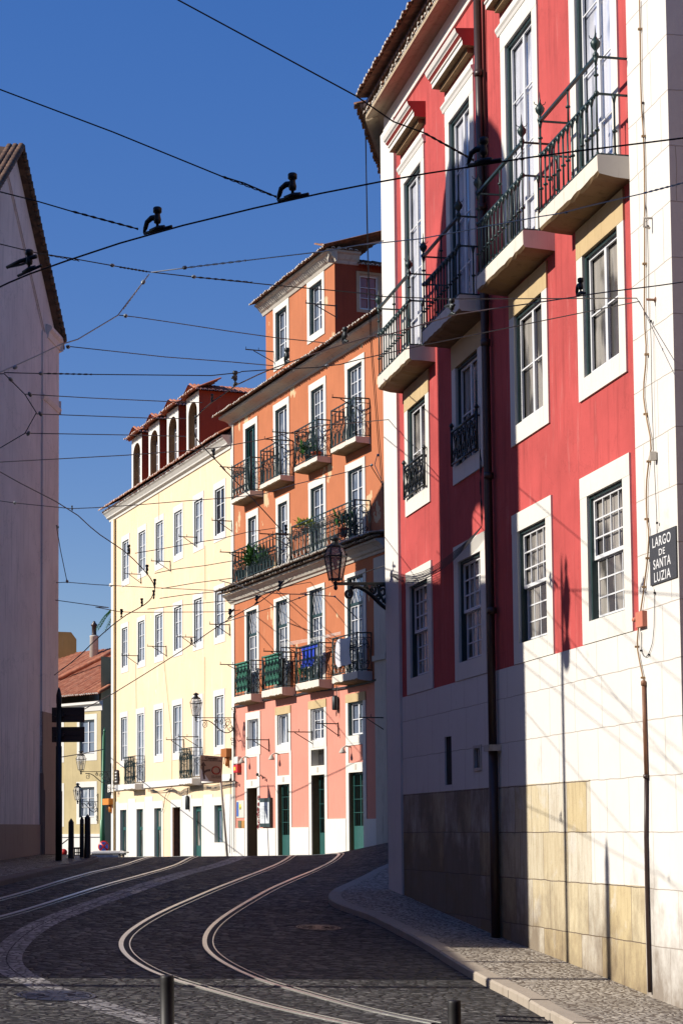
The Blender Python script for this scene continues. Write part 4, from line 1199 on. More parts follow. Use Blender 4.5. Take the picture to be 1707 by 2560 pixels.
def pot_plant(u, z, d, r, hpot, rx, rz, n, ln, leaf, potm, lab, yel=None):
    c = F.P(u, z, d)
    root = empty('potted_plant', c, lab, 'potted plant')
    mb = MB(); mb.lathe(c, [(r * .7, 0), (r * .95, hpot * .85), (r * 1.08, hpot * .86), (r * 1.08, hpot), (r * .9, hpot), (r * .85, hpot * .9)], 10); mb.build('pot', M[potm], root)
    mb = MB(); leaf_clump(mb, c + Vector((0, 0, hpot)), rx, rz, n, ln); mb.build('leaves', M[leaf], root)
pot_plant(4.0, 10.78, .38, .2, .45, .7, .8, 150, .5, 'leaf', 'potdark', 'bushy green plant in dark pots on the left middle balcony')
pot_plant(4.75, 10.78, .38, .16, .35, .35, .5, 60, .4, 'leaf', 'potdark', 'smaller dark green plant right of the bushy one on the middle balcony')
pot_plant(9.9, 11.75, .35, .16, .2, .5, .35, 110, .28, 'leafyellow', 'pot', 'yellow-green plant spilling over the rail of the right middle balcony')
pot_plant(14.0, 11.0, .35, .18, .35, .5, .6, 90, .35, 'leaf', 'pot', 'green plant with red blooms behind the big lantern top')
pot_plant(11.3, 14.48, .38, .2, .26, .1, .15, 20, .18, 'leaf', 'pot', 'small red terracotta pot at the corner of the third top balcony')
pot_plant(10.3, 14.48, .35, .15, .3, .45, .5, 80, .34, 'leaf', 'potdark', 'tangled green plant inside the third top balcony')
pot_plant(2.0, 10.78, .4, .2, .5, .2, .2, 24, .22, 'leaf', 'potdark', 'dark bucket with sprigs at the left end of the middle balcony')
pot_plant(9.75, 5.78, .4, .16, .22, .25, .4, 50, .35, 'leaf', 'potdark', 'spiky succulent at the left end of the third low balcony')
# screens behind two low balconies
for (a, b), lab in (((1.75, 3.2), 'green fabric screen tied behind the leftmost low balcony railing'), ((5.5, 7.2), 'green fabric screen tied behind the second low balcony railing')):
    mb = MB(); F.box(mb, a, b, 5.95, 7.16, .50, .53); F.extrude(mb, a - .1, b + .05, [(.42, 7.10), (.60, 7.16), (.60, 7.20), (.42, 7.14)])
    mb.build('balcony_screen', m_plain('green_canvas', (.05, .22, .15), .8, var=.3, scale=2), None, lab, 'screen')
def cloth(pts, cols_, name, mat, lab, cat, d=.63, wav=.03):
    """pts: outline as list of rows [(uL,uR,z)]"""
    mb = MB(); nx_ = 8; vs = []
    for r_, (ul, ur, z) in enumerate(pts):
        for k in range(nx_ + 1):
            vs.append(F.P(ul + (ur - ul) * k / nx_, z + .02 * math.sin(k * 1.1 + r_), d + wav * math.sin(k * 1.9 + r_ * .4) * (r_ / len(pts)) + (.02 if r_ else 0)))
    m = nx_ + 1
    mb.add(vs, [(j * m + i, j * m + i + 1, (j + 1) * m + i + 1, (j + 1) * m + i) for j in range(len(pts) - 1) for i in range(nx_)], smooth=True)
    mb.build(name, mat, None, lab, cat)
def up(z, x, y, d): return F.uz(z, x, y, d)
def ur(z, xl, xr, y, d):
    a = F.uz(z, xl, y, d); b = F.uz(z, xr, y, d); return (a[0], b[0], (a[1] + b[1]) / 2)
cloth([ur('U', 772, 945, 225, .55), ur('U', 775, 940, 260, .55), ur('U', 790, 912, 330, .55), ur('U', 785, 908, 400, .55), ur('U', 775, 890, 455, .55)], 0, 'hanging_cloth', m_plain('cobalt_cloth', (.015, .05, .50), .7, var=.35, scale=3), 'cobalt blue cloth hanging inside the third low balcony', 'laundry', d=.52)
cloth([ur('U', 1158, 1305, 150, .66), ur('U', 1150, 1300, 190, .66), ur('U', 1143, 1290, 260, .66), ur('U', 1142, 1290, 330, .66), ur('U', 1150, 1298, 400, .66), ur('U', 1172, 1305, 440, .66)], 0, 'hanging_cloth', m_plain('white_cloth', (.62, .62, .66), .8, var=.15, scale=2), 'crumpled white cloth hung over the rail of the rightmost low balcony', 'laundry', d=.66)
cloth([ur('U', 590, 668, 365, .1), ur('U', 586, 668, 500, .1), ur('U', 580, 666, 640, .1)], 0, 'hanging_cloth', m_plain('slate_cloth', (.05, .055, .07), .8, var=.3, scale=2), 'dark grey sheet hanging at the side of the second low balcony', 'laundry', d=.3)
# white laundry lines
mb = MB()
for k in range(4):
    mb.tube([F.P(*F.uz('U', 1195, 82 + k * 8, .6), .6), F.P(*F.uz('U', 900, 150 + k * 9, .6), .6), F.P(*F.uz('U', 560, 205 + k * 11, .9), .9)], .007, 4)
mb.build('clothes_line', m_plain('white_line', (.75, .74, .7), .6), None, 'four white washing lines strung between the low balconies', 'clothes line')
# items on the ground floor wall
def boxthing(name, z, x0, y0, x1, y1, d0, d1, mat, lab, cat, inner=None):
    u0, z1 = F.uz(z, x0, y0); u1, z0 = F.uz(z, x1, y1)
    u0, u1, z0, z1 = min(u0, u1), max(u0, u1), min(z0, z1), max(z0, z1)
    mb = MB()
    pr = [(d0, z0), (d1 - .02, z0), (d1, z0 + .02), (d1, z1 - .02), (d1 - .02, z1), (d0, z1)]
    F.extrude(mb, u0, u1, pr)
    o = mb.build(name, mat, None, lab, cat)
    return o, u0, u1, z0, z1
boxthing('alarm_box', 'E7', 150, 1018, 185, 1078, 0, .16, m_plain('white_plastic', (.75, .74, .7), .4), 'white alarm box on the salmon wall above the red one', 'alarm box')
o, a, b, c, e = boxthing('alarm_box', 'E7', 150, 1090, 187, 1155, 0, .18, m_plain('red_plastic', (.62, .03, .04), .35), 'red alarm box with yellow label under the white one', 'alarm box')
mb = MB(); F.box(mb, a + .1, a + (b - a) * .6, c + .3 * (e - c), c + .75 * (e - c), .18, .19); mb.build('yellow_label', m_plain('yellow_label', (.85, .6, .1), .5), o)
o, a, b, c, e = boxthing('menu_board', 'E7', 372, 1378, 462, 1630, 0, .14, m_plain('dark_green_case', (.02, .04, .045), .35), 'lit white menu board in a dark green case beside the first doorway', 'menu board')
mb = MB(); F.box(mb, a + .05, b - .08, c + .16, e - .18, .14, .147); pg = mb.build('menu_page', m_plain('menu_paper', (.72, .76, .78), .5, var=.03), o)
mb = MB()
random.seed(5)
for k in range(9):
    zz = e - .38 - k * (e - c - .7) / 9
    F.box(mb, a + .16 + random.choice((0, .12)), b - .2 - random.uniform(0, .2), zz, zz + .022, .147, .150)
mb.build('menu_lines', m_plain('grey_print', (.35, .38, .4), .7), pg)
# painted tile panel
u0, z1 = F.uz('E7', 147, 1400); u1, z0 = F.uz('E7', 216, 1548)
mb = MB(); F.box(mb, u0, u1, z0, z1, 0, .03)
tp = mb.build('tile_panel', m_plain('cream_tiles', (.72, .70, .62), .3, var=.08, scale=12), None, 'painted tile panel with a blue stripe and yellow flower on the salmon wall', 'tile panel')
mb = MB(); F.box(mb, u0 + .06, u0 + .34, z0 + .06, z1 - .06, .03, .036); mb.build('blue_stripe', m_plain('blue_glaze', (.08, .16, .5), .25, var=.6, scale=9), tp)
mb = MB(); mb.lathe(F.P((u0 + u1) / 2 + .03, (z0 + z1) / 2 + .1, .03), [(.13, 0), (.13, .008)], 10, axis=F.n); mb.build('yellow_flower', m_plain('yellow_glaze', (.8, .75, .05), .3), tp)
for k, (x0, x1, c_, lab) in enumerate(((166, 194, (.16, .15, .09), 'small olive notice plate below the tile panel'), (198, 222, (.55, .28, .08), 'small orange notice plate beside the olive one'))):
    u0, z1 = F.uz('E7', x0, 1573); u1, z0 = F.uz('E7', x1, 1636)
    mb = MB(); F.box(mb, u0, u1, z0, z1, 0, .05); F.box(mb, u0 + .05, u1 - .05, z1 - .25, z1 - .2, .05, .055)
    mb.build('notice_plate', m_plain('plate%d' % k, c_, .5, var=.4, scale=20), None, lab, 'notice plate')
# graffiti strip beside the door: swirls painted on the stone jamb
mb = MB()
u0 = F.uz('E7', 345, 1450)[0]
for k, (zz, r_) in enumerate(((1.35, .13), (1.1, .1), (.85, .14), (.6, .16), (.35, .15), (.15, .12))):
    scroll(mb, F, u0 + .02 * (-1) ** k, zz, r_, .05, 1.4, k, (-1) ** k, .018)
mb.build('graffiti', m_plain('dark_red_spray', (.30, .04, .05), .7), None, 'dark red swirly graffiti on the jamb right of the first doorway', 'graffiti')
# goose neck wall lights
for i, (z_, x, y) in enumerate((('E7', 240, 1045), ('E7', 502, 1015), ('E7', 1125, 955))):
    u, z = F.uz(z_, x + 15, y)
    mb = MB()
    c = F.P(u, z, 0)
    F.tube(mb, [(u, z + .1, 0), (u, z + .14, .2), (u, z + .05, .34)], .03, 6)
    mb.lathe(F.P(u, z - .14, .34), [(.13, 0), (.13, .05), (.06, .17), (.02, .22)], 10)
    mb.build('wall_light', M['greydirt'], None, 'small grey hooded light over the %s salmon doorway' % ('first', 'second', 'rightmost')[i], 'wall light')
for i, (x, y) in enumerate(((165, 1235), (400, 1190))):
    u, z = F.uz('E7', x, y)
    mb = MB(); F.tube(mb, [(u - .3, z - .05, .02), (u - .2, z + .08, .15), (u, z, .3), (u + .1, z + .1, .4)], .022, 5); scroll(mb, F, u - .1, z - .05, .1, .1, 1.2, 0, 1, .015); mb.lathe(F.P(u + .05, z + .02, .4), [(.02, 0), (.06, .03), (.06, .1), (.01, .14)], 8)
    mb.build('iron_hook', M['iron'], None, 'scrolled iron hook %s the first doorway' % ('left of', 'right of')[i], 'iron hook')
# cable run under the low balconies, and hanging terminal box
mb = MB()
for k in range(3):
    pts = [F.P(*F.uz('E7', x, y + 6 * k, .06), .06) for x, y in ((130, 575), (210, 560), (370, 520), (460, 500), (650, 478), (750, 450), (960, 425), (1080, 410), (1300, 365), (1360, 340))]
    mb.tube(smooth_path(pts, 1), .02, 4)
pts = [F.P(*F.uz('E7', x, y, .06), .06) for x, y in ((130, 575), (128, 700), (128, 1000), (125, 1220))]
mb.tube(pts, .025, 4)
mb.build('cable_bundle', M['cable'], None, 'thick dark cables running under the four low balconies of the orange house', 'cable')
u, z = F.uz('E7', 998, 610, .15)
mb = MB(); F.tube(mb, [(u, z + 1.1, .06), (u + .03, z + .55, .12), (u, z + .5, .12)], .018, 4); mb.lathe(F.P(u, z, .13), [(.10, 0), (.12, .03), (.12, .5), (.06, .56)], 8)
F.tube(mb, [(u + .02, z, .12), (u + .1, z - .25, .12), (u + .16, z + .1, .1), (u + .1, z + .9, .08)], .014, 4)
mb.build('terminal_box', M['fitting'], None, 'grey cylinder box hanging on cables between the third and fourth low balconies', 'cable terminal')
# ================================================================= YELLOW BUILDING
YEL = Fac(-.386, 28.06, 85.0)
F = YEL
yel = empty('yellow_building', F.P(-11, 0, 0), 'pale yellow apartment house with white cornice and four red tiled dormers at centre left', 'building')
hs, hg = [], []
def yw(*a, **k):
    k.setdefault('rec', .045); k.setdefault('fr', .03); k.setdefault('trim', 'white'); k.setdefault('proud', .02); k.setdefault('glass', 'glasspale')
    return window(F, yel, *a, **k)
yc = [(-19.5, -18.2), (-16.15, -14.86), (-12.82, -11.48), (-9.43, -8.1), (-6.02, -4.69), (-2.72, -1.31)]
for i, (a, b) in enumerate(yc):
    hs.append(yw(a, b, 13.48, 15.62, out=.2, outt=.3, outb=.3, cols=2, rows=3, glass='glasspale' if i < 5 else 'glassdark'))
yc2 = [(-19.64, -18.49), (-16.31, -15.05), (-12.94, -11.62), (-9.5, -8.25), (-6.11, -4.83), (-2.75, -1.46)]
for a, b in yc2: hs.append(yw(a, b, 8.79, 10.92, out=.2, outt=.25, outb=.3, cols=2, rows=3 if a < -4 else 4))
yc3 = [(-19.84, -18.58), (-16.5, -15.16), (-13.05, -11.68), (-9.7, -8.3), (-6.25, -4.91), (-2.86, -1.55)]
for i, (a, b) in enumerate(yc3):
    if i in (1, 4): hs.append(yw(a, b, 2.55, 6.1, out=.2, outt=.28, outb=0, cols=2, rows=4, sill=False, name='balcony_door', frame='sash'))
    else: hs.append(yw(a, b, 3.78, 6.1, out=.2, outt=.28, outb=.34, cols=2, rows=3))
mb = MB(); F.wall(mb, -21.0, -.38, 2.2, 17.2, hs); mb.build('wall', M['yellow'], yel)
yg = [(-19.98, -18.64), (-16.58, -15.3), (-13.15, -11.83), (-9.84, -8.48), (-6.34, -5.0), (-2.96, -1.68)]
for i, (a, b) in enumerate(yg):
    fz = H(F.P(a, 0).x, F.P(a, 0).y)
    hg.append((a - .3, b + .3, -4, 1.5))
    mb = MB(); bot = fz - .6 if i != 5 else -.55
    F.box(mb, a - .3, a, -4, 1.14, -.3, .03); F.box(mb, b, b + .3, -4, 1.14, -.3, .03); F.box(mb, a - .3, b + .3, 1.14, 1.5, -.3, .033)
    if i == 5: F.box(mb, a, b, -4, -.55, -.3, .028)
    s = mb.build('doorway', M['sandtrim'] if i in (1, 4) and False else M['whitetrim'], yel)
    if i != 3:
        q = MB(); d = -.14; mu = (a + b) / 2
        F.box(q, a, a + .1, bot, 1.14, d - .05, d); F.box(q, b - .1, b, bot, 1.14, d - .05, d); F.box(q, mu - .06, mu + .06, bot, 1.13, d - .048, d + .002)
        F.box(q, a + .1, b - .1, 1.02, 1.14, d - .046, d - .002); F.box(q, a + .1, b - .1, .05 if i < 3 else .9, .22 if i < 3 else .99, d - .044, d + .004)
        if i == 4: F.box(q, a, b, bot, -.7, d - .04, d + .01)
        dr = q.build('door' if i < 5 else 'window', M['doorgreen'], s)
        g = MB(); F.quad(g, [(a, bot, d - .04), (b, bot, d - .04), (b, 1.14, d - .04), (a, 1.14, d - .04)]); g.build('glass', M['glassblue' if i == 5 else 'glass'], dr) if False else g.build('door_glass', M['glassblue' if i == 5 else 'glass'], s)
    else:
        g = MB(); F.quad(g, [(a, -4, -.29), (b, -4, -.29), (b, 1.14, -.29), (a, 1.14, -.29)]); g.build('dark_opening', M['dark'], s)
        g = MB(); F.box(g, a + .02, a + .10, -3, 1.1, -.28, .0); g.build('door', M['pipered'], s)
mb = MB(); F.wall(mb, -21.0, -.38, -4, 2.2, hg, us=[-20.9, -11.4, -10.3, -7.9]); mb.build('ground_floor_wall', M['yellow'], yel)
for a, b, z in ((-20.98, -20.28, 1.6), (-18.33, -16.88, 1.7), (-15.0, -13.45, 1.75), (-8.17, -6.64, 1.7), (-4.7, -3.26, 1.65), (-1.37, -.38, 1.6)):
    mb = MB(); F.box(mb, a, b, -4, z, -.1, .022); mb.build('white_pier', M['white'], yel)
mb = MB()
F.box(mb, -21.85, -20.98, -4, 17.2, -.3, .05); F.box(mb, -22.2, -.38, 2.2, 2.5, -.1, .10); F.box(mb, -22.25, -20.9, 2.14, 2.56, -.3, .14); F.box(mb, -22.0, -20.95, 13.5, 13.65, -.3, .12)
mb.build('corner_pilaster', M['white'], yel)
mb = MB()
prof = [(0, 17.12), (.06, 17.12), (.08, 17.22), (.22, 17.30), (.24, 17.36), (.36, 17.50), (.44, 17.56), (.46, 17.70), (0, 17.72)]
F.extrude(mb, -22.2, -.2, prof)
YS = Fac(0, 0, 0); YS.o = F.P(-21.85, 0, 0); YS.u = F.n.copy(); YS.n = F.u * -1
YS.extrude(mb, -5, .05, prof)
mb.build('cornice', M['white'], yel)
mb = MB(); F.box(mb, -21.84, -.38, -4, 17.7, -10, -.35); mb.build('end_wall', M['yellow'], yel)
mb = MB()
tile_row(mb, F, -22.3, -.3, 17.62, .46, .4, .2, .23, .085, 1)
tile_row(mb, F, -22.4, -.2, 17.74, .66, 2.6, .5, .23, .09, 1)
F.quad(mb, [(-22.2, 17.75, .3), (-.3, 17.75, .3), (-.3, 20.6, -4.5), (-19.5, 20.6, -4.5)])
mb.build('roof', [M['tilenew'], M['tilewhite']], yel)
# dormers
def dormer(a, b, zt, deep=3.0):
    zb, d = 18.0, -.35
    c = (a + b) / 2; w = b - a
    fm = MB()
    # front with arched opening and flared foot
    ow = w * .35; zs = zt - .95; n = 10
    arch = [(c + math.cos(math.pi * k / n) * ow, zs + math.sin(math.pi * k / n) * ow * .8) for k in range(n + 1)]
    outer = []
    for (x, z) in arch:
        k = (math.atan2(z - zs, x - c)) / math.pi
        if k < 0: k = 0
        outer.append((b - w * k, zt) if .12 < k < .88 else ((b, zt) if k <= .12 else (a, zt)))
    for i in range(n): F.quad(fm, [(arch[i][0], arch[i][1], d), (outer[i][0], outer[i][1], d), (outer[i + 1][0], outer[i + 1][1], d), (arch[i + 1][0], arch[i + 1][1], d)])
    F.quad(fm, [(b, zs, d), (b, zt, d), (arch[0][0], zs, d)]); F.quad(fm, [(a, zs, d), (arch[-1][0], zs, d), (a, zt, d)])
    F.quad(fm, [(arch[0][0], zb, d), (b, zb, d), (b, zs, d), (arch[0][0], zs, d)]); F.quad(fm, [(a, zb, d), (arch[-1][0], zb, d), (arch[-1][0], zs, d), (a, zs, d)])
    F.prism(fm, [(b, zb - .1), (b + .35, zb - .1), (b + .12, zb + .15), (b, zb + .6)], d, d - .25)
    F.prism(fm, [(a, zb - .1), (a, zb + .6), (a - .12, zb + .15), (a - .35, zb - .1)], d, d - .25)
    dm = fm.build('dormer', M['white'], yel)
    rv = MB()
    full = [(arch[0][0], zb)] + arch + [(arch[-1][0], zb)]
    for p, q in zip(full, full[1:]): F.quad(rv, [(p[0], p[1], d), (q[0], q[1], d), (q[0], q[1], d - .4), (p[0], p[1], d - .4)])
    rv.build('reveal', M['slabunder'], dm)
    g = MB(); F.quad(g, [(x, z, d - .38) for x, z in full]); g.build('glass', M['glassdark'], dm)
    s = MB()
    for k in (-1, -.35, .35, 1): F.box(s, c + ow * k * .93 - .03, c + ow * k * .93 + .03, zb, zs + (.1 if abs(k) > .5 else ow * .7), d - .37, d - .33)
    for k in range(5): F.box(s, c - ow, c + ow, zb + .1 + k * .5, zb + .14 + k * .5, d - .365, d - .335)
    s.build('sash', M['sash'], dm)
    sd = MB()
    for u in (a + .02, b - .02):
        F.quad(sd, [(u, zb - .5, d), (u, zt, d), (u, zt, d - deep), (u, zb - .5, d - deep)])
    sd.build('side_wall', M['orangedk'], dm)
    rf = MB()
    # hipped tile cap
    tile_row(rf, F, a - .14, b + .14, zt - .02, d + .40, 1.6, .42, .2, .085, 1)
    DS = Fac(0, 0, 0); DS.o = F.P(b, 0, d); DS.u = F.n * -1; DS.n = F.u.copy()
    tile_row(rf, DS, -.25, deep, zt - .02, .28, w * .6, .38, .2, .085, 1)
    DL = Fac(0, 0, 0); DL.o = F.P(a, 0, d); DL.u = F.n * -1; DL.n = F.u * -1
    tile_row(rf, DL, -.25, deep, zt - .02, .28, w * .6, .38, .2, .085, 1)
    rf.tube([F.P(c, zt + .42, d - 1.0), F.P(c, zt + .42, d - deep)], .12, 6)
    rf.build('dormer_roof', [M['tilenew'], M['tilewhite']], dm)
for a, b in ((-18.93, -16.85), (-15.48, -13.4), (-12.0, -9.92), (-8.5, -6.4)): dormer(a, b, 21.15, 3.0 if a < -9 else 6.0)
# attic block between the last dormer and the orange house
# balconies
for (a, b) in ((-17.25, -14.98), (-6.97, -4.78)):
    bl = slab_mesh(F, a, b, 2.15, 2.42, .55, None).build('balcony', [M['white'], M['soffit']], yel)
    mb = MB()
    fancy_panel(mb, lambda s, z: F.P(a + .04 + s, 2.44 + z, .52), b - a - .08, 1.42, 0, .016)
    n = 14
    for k in range(n + 1): F.tube(mb, [(a + .04 + (b - a - .08) * k / n, 2.44, .52), (a + .04 + (b - a - .08) * k / n, 3.86, .52)], .016, 4)
    for e in (a + .04, b - .04): fancy_panel(mb, lambda s, z: F.P(e, 2.44 + z, .52 - s), .5, 1.42, 1, .014)
    mb.build('railing', M['irongreen'], bl)
for z_, x, y, o in (('Y1', 290, 2085, .9), ('Y1', 560, 1955, 1.0), ('Y1', 840, 1708, .9), ('Y1', 1175, 1543, .95), ('Y2', 222, 548, .9), ('Y2', 443, 468, 1.0), ('Y2', 705, 387, .9), ('Y2', 982, 278, .95), ('Y2', 607, 1277, .9), ('Y2', 710, 1250, 1.0)):
    u, z = F.uz(z_, x, y, o); bracket(F, yel, u, z, o)
mb = MB(); mb.tube([F.P(-20.95, 17.1, .1), F.P(-20.95, -3, .1)], .06, 6); mb.build('downpipe', M['sandtrim'], yel)
# loose cables on the yellow front
mb = MB()
for k in range(4):
    pts = [F.P(*F.uz('Y2', x, y + 8 * k, .14), .14) for x, y in ((450, 1700), (560, 1730 - 10 * k), (650, 1685), (720, 1735), (790, 1690), (930, 1665), (1000, 1680), (1090, 1655), (1190, 1640))]
    mb.tube(smooth_path(pts, 1), .014, 4)
pts = [F.P(*F.uz('Y2', x, y, .1), .1) for x, y in ((655, 1690), (600, 1750), (590, 1850), (570, 1900))]; mb.tube(smooth_path(pts, 1), .014, 4)
for x0, y0, x1, y1 in ((1190, 1045, 1195, 2250), (1165, 1640, 1158, 2260)):
    mb.tube([F.P(*F.uz('Y2', x0, y0, .1), .1), F.P(*F.uz('Y2', x1, y1, .1), .1)], .02, 4)
mb.build('cable_bundle', M['cable'], None, 'loose black cables looping under the white band of the yellow house', 'cable')
# thin service cables with shadows running down the front
mb = MB()
for pts in ([('Y1', 635, 1270), ('Y1', 640, 1540)], [('Y2', 345, 620), ('Y2', 350, 1010)], [('Y2', 585, 560), ('Y2', 640, 1100), ('Y2', 660, 1300), ('Y2', 655, 1690)], [('Y2', 940, 560), ('Y2', 938, 1400)], [('Y1', 1105, 1800), ('Y1', 1108, 2350)]):
    mb.tube([F.P(*F.uz(*p, .05), .05) for p in pts], .012, 4)
mb.build('wall_cable', M['browncable'], None, 'thin brown cables running down the yellow front between windows', 'cable')
def wallbox(z, x0, y0, x1, y1, d1, mat, name, lab, cat):
    u0, z1 = F.uz(z, x0, y0); u1, z0 = F.uz(z, x1, y1)
    mb = MB(); F.box(mb, u0, u1, z0, z1, 0, d1); mb.tube([F.P((u0 + u1) / 2, z0, .1), F.P((u0 + u1) / 2 + .05, z0 - .4, .1)], .08, 5)
    for k in range(4): mb.tube([F.P(u0 + (u1 - u0) * (k + .5) / 4, z0, .1), F.P(u0 + (u1 - u0) * (k + .3) / 4, z0 - .3 - .06 * k, .12)], .025, 4)
    mb.build(name, mat, None, lab, cat)
obx = m_plain('orange_brown_box', (.42, .14, .03), .6)
wallbox('Y2', 1125, 1358, 1175, 1425, .25, obx, 'cable_box', 'rusty orange cable box above the Castelo sign', 'cable box')
wallbox('Y2', 112, 1788, 165, 1838, .35, m_plain('orange_box', (.70, .25, .04), .6), 'cable_box', 'bright orange cable box on the left corner of the yellow house', 'cable box')
u, z = F.uz('Y2', 785, 1800, .15)
mb = MB(); F.tube(mb, [(u, z + .6, .08), (u, z + .2, .12)], .03, 4); mb.lathe(F.P(u, z - .45, .12), [(.08, 0), (.1, .03), (.1, .6), (.05, .66)], 8); mb.build('terminal_box', M['fitting'], None, 'grey cylinder box hanging below the white band of the yellow house', 'cable terminal')
# street plaque at the left corner
u0, z1 = F.uz('Y2', 177, 1540); u1, z0 = F.uz('Y2', 204, 1658)
mb = MB(); F.box(mb, u0, u1, z0, z1, .05, .09); pq = mb.build('street_plaque', M['pipebrown'], None, 'narrow black plaque with pale tiles at the left corner of the yellow house', 'street sign')
mb = MB()
for k in range(4): F.box(mb, u0 + .1, u1 - .1, z0 + .1 + k * (z1 - z0 - .1) / 4, z0 + (k + 1) * (z1 - z0 - .1) / 4, .09, .10)
mb.build('pale_tiles', M['whitetrim'], pq)

# ================================================================= PINK CHURCH at left (gable end towards the street)
F = LFT
chu = empty('pink_church', F.P(5, -.7, 0), 'plain mauve pink gabled church wall in shade filling the left edge', 'building')
uap = F.uz('T', 150, 240)[0]; zap = F.uz('T', 150, 240)[1]
ure, zre = F.uz('T', 522, 1905)
W_ = 2 * uap
def rake(u): return zap - (zap - zre) * abs(u - uap) / (uap - ure)
mb = MB()
pl_ = [(.02, -3), (W_, -3), (W_, rake(W_)), (uap, zap), (.02, rake(.02))]
SK = 5.6
mb.add([F.P(u, z, 0) for u, z in pl_] + [F.P(u + SK, z, -16) for u, z in pl_], [(0, 1, 2, 3, 4), (9, 8, 7, 6, 5)] + [(i, (i + 1) % 5, 5 + (i + 1) % 5, 5 + i) for i in range(5)], [(u, z) for u, z in pl_] * 2)
mb.build('wall', M['pinkgrey'], chu)
mb = MB()
# moulding parallel to the rake
off = zap - F.uz('T', 60, 400)[1] - 0
m0 = F.uz('T', 62, 400); m1 = F.uz('T', 450, 2075)
for k, (o, d) in enumerate(((0, .05), (.16, .03))):
    for sgn in (1,):
        a, b = (m0[0] + .0, m0[1] - o), (m1[0], m1[1] - o)
        vs = [F.P(a[0], a[1], 0), F.P(b[0], b[1], 0), F.P(b[0], b[1], d), F.P(a[0], a[1], d), F.P(a[0], a[1] + .07, 0), F.P(b[0], b[1] + .07, 0), F.P(b[0], b[1] + .07, d), F.P(a[0], a[1] + .07, d)]
        mb.add(vs, [(0, 1, 2, 3), (4, 7, 6, 5), (3, 2, 6, 7), (0, 3, 7, 4), (1, 5, 6, 2)])
zcap = F.uz('T', 590, 2120)[1]
PW = F.uz('L', 345, 300)[0]
F.box(mb, .0, PW, -3, zcap - .2, -.3, .06)
F.extrude(mb, -.3, m1[0], [(0, zcap - .35), (.10, zcap - .30), (.14, zcap - .1), (.22, zcap), (.22, zcap + .12), (0, zcap + .2)])
CS = Fac(0, 0, 0); CS.o = F.P(0, 0, 0); CS.u = (F.P(0, 0, 0) - F.P(SK, 0, -16)).normalized(); CS.n = Vector((-CS.u.y, CS.u.x, 0))
CS.extrude(mb, -14, .22, [(0, zcap - .35), (.10, zcap - .30), (.16, zcap - .1), (.30, zcap), (.30, zcap + .12), (0, zcap + .6)])
zb2 = F.uz('D4', 235, 1245)[1]
F.extrude(mb, -.12, PW + .05, [(0, zb2 - .2), (.09, zb2 - .15), (.14, zb2), (0, zb2 + .05)])
CS.extrude(mb, -14, .14, [(0, zb2 - .2), (.09, zb2 - .15), (.2, zb2), (0, zb2 + .3)])
mb.build('cornice', M['pinkgrey'], chu)
mb = MB()
zl0 = F.uz('L', 400, 950)[1]; zl1 = F.uz('L', 400, 1462)[1]
F.box(mb, -.06, PW, -3, zl0, -.3, .09); F.box(mb, -.12, PW + .05, -3, zl1, -.35, .13); F.box(mb, -.2, PW + .0, -3, F.uz('L', 400, 1600)[1], -.4, .17)
F.box(mb, PW, W_, -3, F.uz('L', 150, 1885)[1], -.2, .04)
mb.build('stone_base', M['mauvestone'], chu)
# roof: tiles over each rake, seen from below at the verge
def rake_tiles(mb, ua, za, ub, zb, nrm):
    L = math.hypot(ub - ua, zb - za); n = int(L / .27)
    for k in range(n):
        t0, t1 = k / n, (k + 1) / n
        p0 = (ua + (ub - ua) * t0, za + (zb - za) * t0 + .02); p1 = (ua + (ub - ua) * t1, za + (zb - za) * t1 + .06)
        for row in range(3):
            dd = .22 - row * .20
            pts0 = F.P(p0[0], p0[1] + .06, dd); pts1 = F.P(p1[0], p1[1] + .02, dd)
            mb.tube([pts0, pts1], [.13, .10], 8)
    # sheet
rf = MB()
rake_tiles(rf, uap, zap + .12, -.15, rake(-.15) + .12, 1)
rake_tiles(rf, uap, zap + .12, W_ + .2, rake(W_ + .2) + .12, 1)
for (ua, ub) in ((-.3, uap), (uap, W_ + .3)):
    za, zb_ = rake(ua) + .05, rake(ub) + .05
    vs = [F.P(ua, za, .20), F.P(ub, zb_, .20), F.P(ub + SK, zb_, -16), F.P(ua + SK, za, -16)]
    vs2 = [v + Vector((0, 0, .1)) for v in vs]
    rf.add(vs + vs2, [(0, 1, 2, 3), (7, 6, 5, 4), (0, 4, 5, 1), (1, 5, 6, 2), (3, 2, 6, 7), (0, 3, 7, 4)])
rf.build('roof', M['tileshade'], chu)
ft = MB()
EV = Fac(0, 0, 0); EV.o = F.P(-.1, 0, .15); EV.u = CS.u * -1; EV.n = CS.n.copy()
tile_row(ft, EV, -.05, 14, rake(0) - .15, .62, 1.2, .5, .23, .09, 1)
ft.build('eaves_tiles', [M['tileshade'], M['tileshade']], chu)

# ================================================================= OCHRE HOUSE beyond
def ptY(z, x, y, Y): return at(z, x, y, Y)
Yb = 128.0
